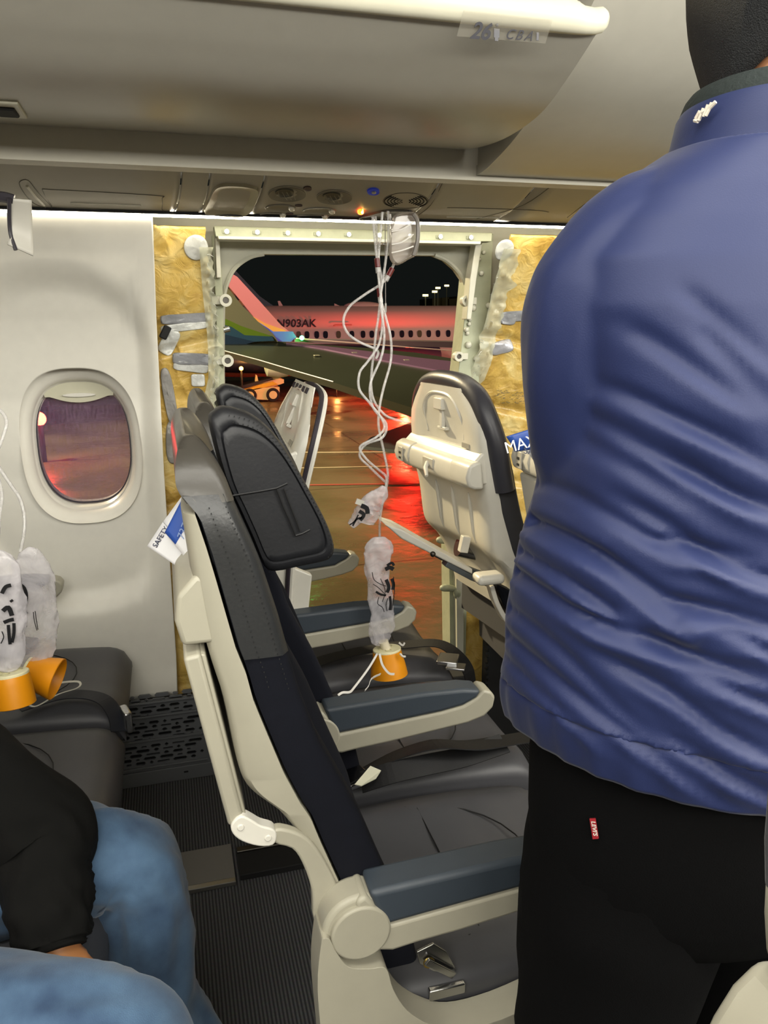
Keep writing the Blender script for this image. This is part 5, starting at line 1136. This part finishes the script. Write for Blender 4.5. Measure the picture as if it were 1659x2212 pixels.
# hair cap: covers back and sides down to the nape
hr_rings = []
for i in range(22):
    t = i/21; z = lerp(HZ-.118, HZ+.142, t); f_ = math.sqrt(max(.0, 1-((z-(HZ+.02))/.124)**2)); rx = .088*max(.02, f_) if z > HZ+.0 else .086+.0*(z-HZ); ry = .107*max(.02, f_) if z > HZ else .104
    if z < HZ-.01: k = (HZ-.01-z)/.108; rx = lerp(.087, .062, k**1.6); ry = lerp(.105, .066, k**1.6)
    front = HY+.055 if z < HZ+.07 else HY+.2
    ring = []
    for j in range(40):
        a = 2*math.pi*j/40; x, y = HX+rx*math.cos(a), HY+ry*math.sin(a); y = min(y, front); nz_ = 1+.012*noise.noise(Vector((x*90, y*90, z*90))); ring.append(Vector((HX+(x-HX)*nz_, HY+(y-HY)*nz_, z+.055*(1-t)**3*max(0, -math.sin(a))**1.5)))
    hr_rings.append(ring)
part('hair', loft(hr_rings), hairm, man, smooth=80)
# jacket torso
jm = bpy.data.materials.new('navy_nylon'); jm.use_nodes = True; nt = jm.node_tree; N = nt.nodes; L = nt.links; b = N['Principled BSDF']
b.inputs['Base Color'].default_value = lin('1e2850'); b.inputs['Roughness'].default_value = .55; b.inputs['Specular IOR Level'].default_value = .35; b.inputs['Sheen Weight'].default_value = .1; b.inputs['Sheen Roughness'].default_value = .4
tc = N.new('ShaderNodeTexCoord'); n = N.new('ShaderNodeTexNoise'); n.inputs['Scale'].default_value = 900; L.new(tc.outputs['Object'], n.inputs[0]); bp = N.new('ShaderNodeBump'); bp.inputs['Distance'].default_value = .0004; bp.inputs['Strength'].default_value = .3; L.new(n.outputs['Fac'], bp.inputs['Height']); L.new(bp.outputs[0], b.inputs['Normal'])
# folds: (points in x,z on the back), depth, width
def fp(pts): return [(lambda v: (v.x, v.z))(P(x, y, MY-.11)) for x, y in pts]
FOLDS = []
for pts, dep, wd in [
    ([(1230, 960), (1280, 1080), (1350, 1180)], 9, 22), ([(1300, 760), (1330, 900), (1400, 1010), (1480, 1090)], 10, 24), ([(1395, 840), (1470, 900), (1570, 960), (1640, 1010)], 10, 20),
    ([(1360, 900), (1440, 980), (1530, 1050), (1620, 1110)], 8, 20), ([(1430, 700), (1520, 800), (1600, 880)], 9, 22), ([(1540, 700), (1600, 800), (1659, 900)], 8, 20), ([(1520, 620), (1580, 700), (1659, 800)], 7, 20),
    ([(1235, 1205), (1290, 1210), (1350, 1240), (1430, 1300), (1530, 1310), (1659, 1340)], 14, 22), ([(1230, 1220), (1290, 1300), (1350, 1345), (1360, 1360)], 12, 14), ([(1330, 1230), (1400, 1310), (1440, 1335), (1460, 1310)], 11, 14),
    ([(1420, 1180), (1480, 1180), (1560, 1220), (1659, 1240)], 12, 16), ([(1130, 1340), (1200, 1390), (1280, 1470), (1360, 1560), (1450, 1640)], 11, 18), ([(1240, 1330), (1300, 1370), (1400, 1385), (1500, 1410), (1580, 1430)], 12, 18),
    ([(1140, 1400), (1190, 1480), (1230, 1560), (1290, 1620)], 9, 12), ([(1330, 1440), (1420, 1480), (1500, 1540), (1620, 1600)], 11, 18), ([(1440, 1420), (1520, 1450), (1640, 1500)], 10, 16), ([(1500, 1340), (1560, 1350), (1630, 1390)], 9, 12),
    ([(1200, 1480), (1280, 1540), (1380, 1610), (1500, 1690)], 8, 16), ([(1400, 1560), (1500, 1620), (1620, 1680)], 10, 18), ([(1310, 480), (1340, 560), (1350, 700)], 5, 22), ([(1290, 580), (1320, 640), (1330, 760)], 5, 16), ([(1170, 1150), (1230, 1260), (1300, 1380)], 7, 20), ([(1300, 1060), (1370, 1140), (1450, 1200)], 8, 18), ([(1400, 1100), (1500, 1180), (1600, 1200)], 9, 18), ([(1230, 700), (1250, 850), (1290, 980)], 6, 22), ([(1480, 1000), (1560, 1060), (1659, 1100)], 9, 18), ([(1180, 1000), (1210, 1100), (1260, 1180)], 6, 16)]:
    FOLDS.append((fp(pts), dep/1000*.95, wd/1721*.56))
FOLDS += [([(a+.012, b_-.016) for a, b_ in q], -d*.6, w_*1.1) for q, d, w_ in FOLDS]
def foldat(x, z):
    s = 0
    for q, dep, wd in FOLDS:
        if not (min(p[0] for p in q)-.04 < x < max(p[0] for p in q)+.04 and min(p[1] for p in q)-.04 < z < max(p[1] for p in q)+.04): continue
        best = 9; bt = 0; L_ = len(q)-1
        for i in range(L_):
            ax, az = q[i]; bx, bz = q[i+1]; dx, dz = bx-ax, bz-az; t = max(0, min(1, ((x-ax)*dx+(z-az)*dz)/(dx*dx+dz*dz))); dd = math.hypot(x-ax-dx*t, z-az-dz*t)
            if dd < best: best = dd; bt = (i+t)/L_
        s += dep*math.exp(-(best/wd)**2)*math.sin(math.pi*min(.98, max(.02, bt)))**.5
    return s
TAB = [(.80, .215, .150), (.86, .222, .155), (.90, .228, .155), (.93, .222, .150), (.97, .222, .150), (1.05, .212, .143), (1.12, .198, .135), (1.20, .190, .128), (1.26, .192, .122), (1.31, .200, .114), (1.345, .196, .106), (1.375, .176, .098), (1.40, .152, .090), (1.42, .124, .083), (1.437, .096, .078)]
def jring(z, n=150, grow=0):
    rx = interp([(a, b_) for a, b_, c in TAB], z)+grow; ry = interp([(a, c) for a, b_, c in TAB], z)+grow; ring = []
    for j in range(n):
        a = 2*math.pi*j/n; c_, s_ = math.cos(a), math.sin(a); p = 2.5
        x = MX+rx*math.copysign(abs(c_)**(2/p), c_); y = MY+ry*math.copysign(abs(s_)**(2/p), s_)
        nx, ny = c_/rx, s_/ry; l_ = math.hypot(nx, ny); nx /= l_; ny /= l_
        zz = z - (.055*(x-MX)/.22 + .02*((y-MY)/.15) if z < 1.0 else (.055*(x-MX)/.22+.02*((y-MY)/.15))*(1-sstep(1.0, 1.2, z)))
        d = -foldat(x, zz) if y < MY+.05 else 0
        d += .004*noise.noise(Vector((x*9, y*9, zz*12)))
        ring.append(Vector((x+nx*d, y+ny*d, zz)))
    return ring
zs = [.905+(1.437-.905)*i/150 for i in range(151)]
jb = bmesh.new(); loft([jring(z) for z in zs], jb)
jt = thing('jacket_root', None, None, (0, 0, 0))
# elastic hem band
hb_ = []
for i in range(16):
    z = .862+.046*i/15; r_ = jring(z); 
    hb_.append([Vector((v.x+(v.x-MX)*.012*math.sin(i/15*math.pi), v.y+(v.y-MY)*.012*math.sin(i/15*math.pi), v.z))+Vector((0, 0, 0)) for v in r_])
q = part('hem_band', loft([[Vector((MX+(v.x-MX)*(.985+.006*math.sin(j*1.3)), MY+(v.y-MY)*(.985+.008*math.sin(j*1.1+i*.1)), v.z)) for j, v in enumerate(r_)] for i, r_ in enumerate(hb_)], cap=False), jm, None, smooth=80); q.parent = jt; solid(q, .003, -1)
# collar: outer band and dark ribbed inner
def col(z, rx, ry, dx=0, dy=0, n=60): return [Vector((MX-.004+dx+rx*math.cos(2*math.pi*k/n), MY+.004+dy+ry*math.sin(2*math.pi*k/n), z-.020-.004*math.sin(2*math.pi*k/n))) for k in range(n)]
q = part('collar', loft([col(1.418, .104, .088), col(1.430, .098, .086), col(1.445, .092, .084), col(1.466, .086, .082), col(1.486, .082, .080), col(1.491, .079, .077), col(1.487, .076, .074), col(1.43, .078, .074)], cap=False), jm, None, smooth=70); q.parent = jt
q = part('ribbed_collar', loft([col(1.480, .080, .078), col(1.492, .079, .077), col(1.500, .076, .074), col(1.505, .072, .071), col(1.498, .068, .068), col(1.44, .07, .07)], cap=False), mat('ribbed_dark', '16201f', .8, bump=(300, .5, .002)), None, smooth=70); q.parent = jt
# collar emblem: slanted white strokes
bm = bmesh.new()
def colpt(px, py): 
    d = ray(px, py); o = Vector((0, 0, H)); c = Vector((MX-.004, MY+.004)); dx, dy = d.x, d.y; A_ = dx*dx+dy*dy; B_ = -(dx*c.x+dy*c.y); C_ = c.x**2+c.y**2-.0905**2; disc_ = B_*B_-A_*C_; t = (-B_-math.sqrt(max(0, disc_)))/A_; return o+d*t
for a, b_ in (((1503, 256), (1512, 240)), ((1509, 260), (1520, 234)), ((1520, 252), (1530, 226)), ((1512, 246), (1524, 240)), ((1524, 250), (1538, 222)), ((1530, 236), (1546, 220)), ((1500, 260), (1508, 262))): tube([colpt(*a), colpt(*b_)], .0016, 6, bm)
q = part('collar_emblem', MB(bm), mat('emblem_white', 'd9d0c0', .5), None); q.parent = jt
def sleeve(name, pts, radii, par, m, seed=0, fold=.006, n=64, seg=34, flat=1.0, bm=None):
    path = sm(pts, 12); N_ = len(path); rings = []; up_ = Vector((0, 0, 1)); nrm = None
    for i, p in enumerate(path):
        t = (path[min(i+1, N_-1)]-path[max(i-1, 0)]).normalized()
        nrm = (t.cross(Vector((0, 1, 0))).normalized() if nrm is None else (nrm-t*nrm.dot(t)).normalized()); bi = t.cross(nrm); u = i/(N_-1); r = interp([(k/(len(radii)-1), v) for k, v in enumerate(radii)], u); ring = []
        for k in range(seg):
            a = 2*math.pi*k/seg; f_ = noise.noise(Vector((math.cos(a)*1.6+seed, math.sin(a)*1.6, u*9)))*fold+(1-abs(noise.noise(Vector((math.cos(a)*2+seed, math.sin(a)*2+u*6, u*4+3)))*2))*fold*.8
            ring.append(p+nrm*math.cos(a)*(r+f_)+bi*math.sin(a)*(r+f_)*flat)
        rings.append(ring)
    if bm is not None: loft(rings, bm); return None
    return part(name, loft(rings), m, par, smooth=80)
for sgn in (-1, 1):
    sleeve('sleeve', [(MX+sgn*.07, MY+.005, 1.385), (MX+sgn*.12, MY+.005, 1.362), (MX+sgn*.155, MY+.01, 1.315), (MX+sgn*.158, MY+.02, 1.25), (MX+sgn*.138, MY+.03, 1.17), (MX+sgn*.122, MY+.05, 1.10), (MX+sgn*.075, MY+.14, 1.075), (MX+sgn*.04, MY+.21, 1.07)], [.045, .056, .062, .060, .055, .052, .046, .038], None, jm, 3+sgn, .004, bm=jb)
jk = part('jacket', MB(jb), jm, man); r_ = jk.modifiers.new('remesh', 'REMESH'); r_.mode = 'VOXEL'; r_.voxel_size = .0034; r_.use_smooth_shade = True; s_ = jk.modifiers.new('smooth', 'SMOOTH'); s_.iterations = 3; s_.factor = .5
for ch in list(jt.children): ch.parent = jk; ch.matrix_parent_inverse = Matrix.Identity(4)
bpy.data.objects.remove(jt)
# trousers
tm2 = mat('black_denim', '060607', .95, spec=.12, var=(200, .3), bump=(700, .4, .0008))
bm = bmesh.new(); rr_ = []
for z, rx, ry, cy in ((1.0, .19, .12, 0), (.95, .198, .128, -.002), (.88, .203, .135, -.006), (.82, .202, .138, -.008), (.76, .196, .13, -.004), (.72, .19, .12, 0)):
    rr_.append([Vector((MX+rx*math.cos(a), MY+cy+ry*math.sin(a), z)) for a in [2*math.pi*k/60 for k in range(60)]])
tr2 = part('trousers', loft(rr_), tm2, man, smooth=80)
for sgn in (-1, 1):
    q = sleeve('trouser_leg', [(MX+sgn*.095, MY-.004, .80), (MX+sgn*.100, MY+.0, .68), (MX+sgn*.105, MY+.01, .50), (MX+sgn*.105, MY, .30), (MX+sgn*.105, MY-.01, .09)], [.102, .104, .092, .082, .075, .072], None, tm2, 9+sgn, .004); q.parent = tr2
    q = part('shoe', loft([[Vector((MX+sgn*.105+w_*math.cos(a), MY+y_, max(.003, .05+h_*math.sin(a)*1.0))) for a in [2*math.pi*k/20 for k in range(20)]] for y_, w_, h_ in ((-.07, .02, .03), (-.06, .036, .05), (0, .042, .05), (.08, .046, .045), (.15, .044, .04), (.19, .03, .035), (.20, .012, .03))]), mat('shoe_black', '111112', .5), man, smooth=60)
c1 = P(1283, 1790, MY-.135); 
d_ = ray(1283, 1790)
def hip(px, py, off=.002):
    d = ray(px, py); o = Vector((0, 0, H)); t = .5
    for _ in range(60):
        p = o+d*t; k = math.hypot((p.x-MX)/(.203+off), (p.y-MY+.006)/(.136+off)); t += (k-1)*.08
    return o+d*t
tt = [hip(1274, 1768, .003), hip(1286, 1768, .003), hip(1293, 1811, .003), hip(1281, 1812, .003)]
bm = bmesh.new(); bm.faces.new([bm.verts.new(v) for v in tt]); q = part('red_tab', MB(bm), mat('tab_red', 'a0222c', .6), None, smooth=0); q.parent = tr2; solid(q, .0015, 0)
cc = hip(1283.5, 1790, .0055); q = text("LEVI'S", .0056, frame(cc, tt[3]-tt[0], tt[1]-tt[0]), mat('tab_lettering', 'e0d6cc', .6), 'tab_lettering', None, ext=.0002, bold=.0001); q.parent = tr2
# seated person, cut by the left frame edge
sit = thing('person', 'seated person at lower left in dark sleeves and blue jeans', 'person', (-.5, .98, .47))
def kp(px, py, z): return PZ(px, py, z)
K1 = Vector((-.098, 1.10, .495)); K2 = Vector((-.105, .79, .480)); hipc = Vector((-.54, .98, .545))
bones = [(hipc, hipc+Vector((-.06, 0, .45)), .13, .12), (hipc+Vector((-.06, -.14, .44)), hipc+Vector((-.06, .14, .44)), .055, .055), (hipc+Vector((-.06, 0, .45)), hipc+Vector((-.03, 0, .62)), .07, .055),
    (hipc+Vector((.02, .08, -.0)), K1, .07, .048), (K1, (-.04, 1.08, .10), .046, .036), (hipc+Vector((.02, -.12, -.03)), K2, .06, .048), (K2, (-.10, .82, .10), .046, .036), ((-.04, 1.08, .07), (.06, 1.08, .04), .036, .026), ((-.10, .82, .07), (.0, .82, .04), .036, .026)]
WR = P(120, 2062, .93); elb = P(88, 1800, 1.04); sh_ = hipc+Vector((-.03, .14, .44))
bones += [(sh_, elb, .040, .034), (elb, WR, .034, .026)]
sh2 = hipc+Vector((-.06, -.17, .42)); elb2 = Vector((-.50, .74, .74)); wr2 = Vector((-.42, .66, .60)); bones += [(sh2, elb2, .045, .038), (elb2, wr2, .036, .026)]
hand(bones, WR, (.45, -.45, -.6), (.6, .5, .1), (.3, -.4, -.6)); hand(bones, wr2, (.6, .1, -.6), (0, 1, 0), (.3, .1, -.9))
HH = hipc+Vector((.0, 0, .74))
body(bones, 'body', sit, mat('skin_warm', 'b87c4c', .5, var=(20, .08)), .011, lambda bm: (ball(HH, .10, bm, (.98, .8, 1.15), 24), ball(HH+Vector((.102, 0, -.01)), .013, bm, (1.3, .9, 1.3), 10), ball(HH+Vector((0, -.08, -.01)), .023, bm, (.8, .4, 1.2), 10), ball(HH+Vector((0, .08, -.01)), .023, bm, (.8, .4, 1.2), 10)))
part('hair', ball(HH+Vector((-.012, 0, .03)), .104, s=(.95, .84, 1.05), seg=28), hairm, sit)
for s_ in (-1, 1): part('eye', ball(HH+Vector((.088, s_*.03, .01)), .012), MATS['eye_white'], sit)
jean = bpy.data.materials.new('blue_denim'); jean.use_nodes = True; nt = jean.node_tree; N = nt.nodes; L = nt.links; b = N['Principled BSDF']; b.inputs['Roughness'].default_value = .8; b.inputs['Sheen Weight'].default_value = .2
tc = N.new('ShaderNodeTexCoord'); n = N.new('ShaderNodeTexNoise'); n.inputs['Scale'].default_value = 14; n.inputs['Detail'].default_value = 8; L.new(tc.outputs['Object'], n.inputs[0]); r = N.new('ShaderNodeValToRGB'); e = r.color_ramp.elements; e[0].position = .3; e[0].color = lin('27405f'); e[1].position = .72; e[1].color = lin('52708f'); L.new(n.outputs['Fac'], r.inputs[0]); L.new(r.outputs[0], b.inputs['Base Color'])
n2 = N.new('ShaderNodeTexNoise'); n2.inputs['Scale'].default_value = 700; L.new(tc.outputs['Object'], n2.inputs[0]); bp = N.new('ShaderNodeBump'); bp.inputs['Distance'].default_value = .0008; bp.inputs['Strength'].default_value = .5; L.new(n2.outputs['Fac'], bp.inputs['Height']); L.new(bp.outputs[0], b.inputs['Normal'])
jn = sleeve('jeans', [hipc+Vector((-.02, .09, .0)), hipc.lerp(K1, .5)+Vector((0, .03, .01)), K1+Vector((-.06, 0, .006)), K1+Vector((-.005, 0, -.02)), K1+Vector((.012, -.005, -.10)), K1+Vector((.012, -.015, -.25)), Vector((-.045, 1.08, .12))], [.10, .092, .078, .070, .068, .066, .064], sit, jean, 4, .008, seg=56)
q = sleeve('jeans_leg', [hipc+Vector((-.02, -.12, -.05)), hipc.lerp(K2, .5)+Vector((0, -.03, -.03)), K2+Vector((-.05, 0, .006)), K2+Vector((.005, 0, -.02)), K2+Vector((.022, .0, -.10)), K2+Vector((.02, .01, -.25)), Vector((-.10, .82, .12))], [.085, .085, .080, .072, .068, .066, .064], None, jean, 14, .006, seg=56); q.parent = jn
swm = mat('black_sweat_fabric', '0a0a09', .95, var=(30, .15), bump=(400, .4, .001), spec=.2)
tor = loft([[Vector((hipc.x-.06+rx*math.cos(a)+dx, hipc.y+ry*math.sin(a), z)) for a in [2*math.pi*k/40 for k in range(40)]] for z, rx, ry, dx in ((.50, .13, .17, .04), (.60, .14, .18, .03), (.75, .13, .18, .01), (.90, .125, .19, 0), (.99, .11, .19, 0), (1.04, .08, .13, 0), (1.08, .06, .07, 0))])
sw = part('sweatshirt', tor, swm, sit, smooth=80)
cuffp = P(112, 2005, .93)
q = sleeve('sleeve', [sh_, sh_.lerp(elb, .4), sh_.lerp(elb, .8), elb, elb.lerp(WR, .35), elb.lerp(WR, .7), elb.lerp(WR, .93)], [.066, .070, .070, .066, .058, .050, .042], None, swm, 6, .007, seg=56); q.parent = sw
q = sleeve('cuff', [elb.lerp(WR, .88), elb.lerp(WR, .98)], [.041, .038], None, swm, 8, .002, seg=40); q.parent = sw
q = sleeve('sleeve', [sh2, sh2.lerp(elb2, .5), elb2, elb2.lerp(wr2, .5), wr2], [.060, .06, .055, .05, .04], None, swm, 16, .006); q.parent = sw
for K in (Vector((-.04, 1.08, 0)), Vector((-.10, .82, 0))):
    part('shoe', loft([[Vector((K.x+x_, K.y+w_*math.cos(a), max(.003, .05+h_*math.sin(a)))) for a in [2*math.pi*k/20 for k in range(20)]] for x_, w_, h_ in ((-.07, .02, .03), (-.06, .036, .05), (0, .042, .05), (.08, .046, .045), (.13, .044, .04), (.16, .03, .035), (.17, .012, .03))]), MATS['shoe_black'], sit, smooth=60)
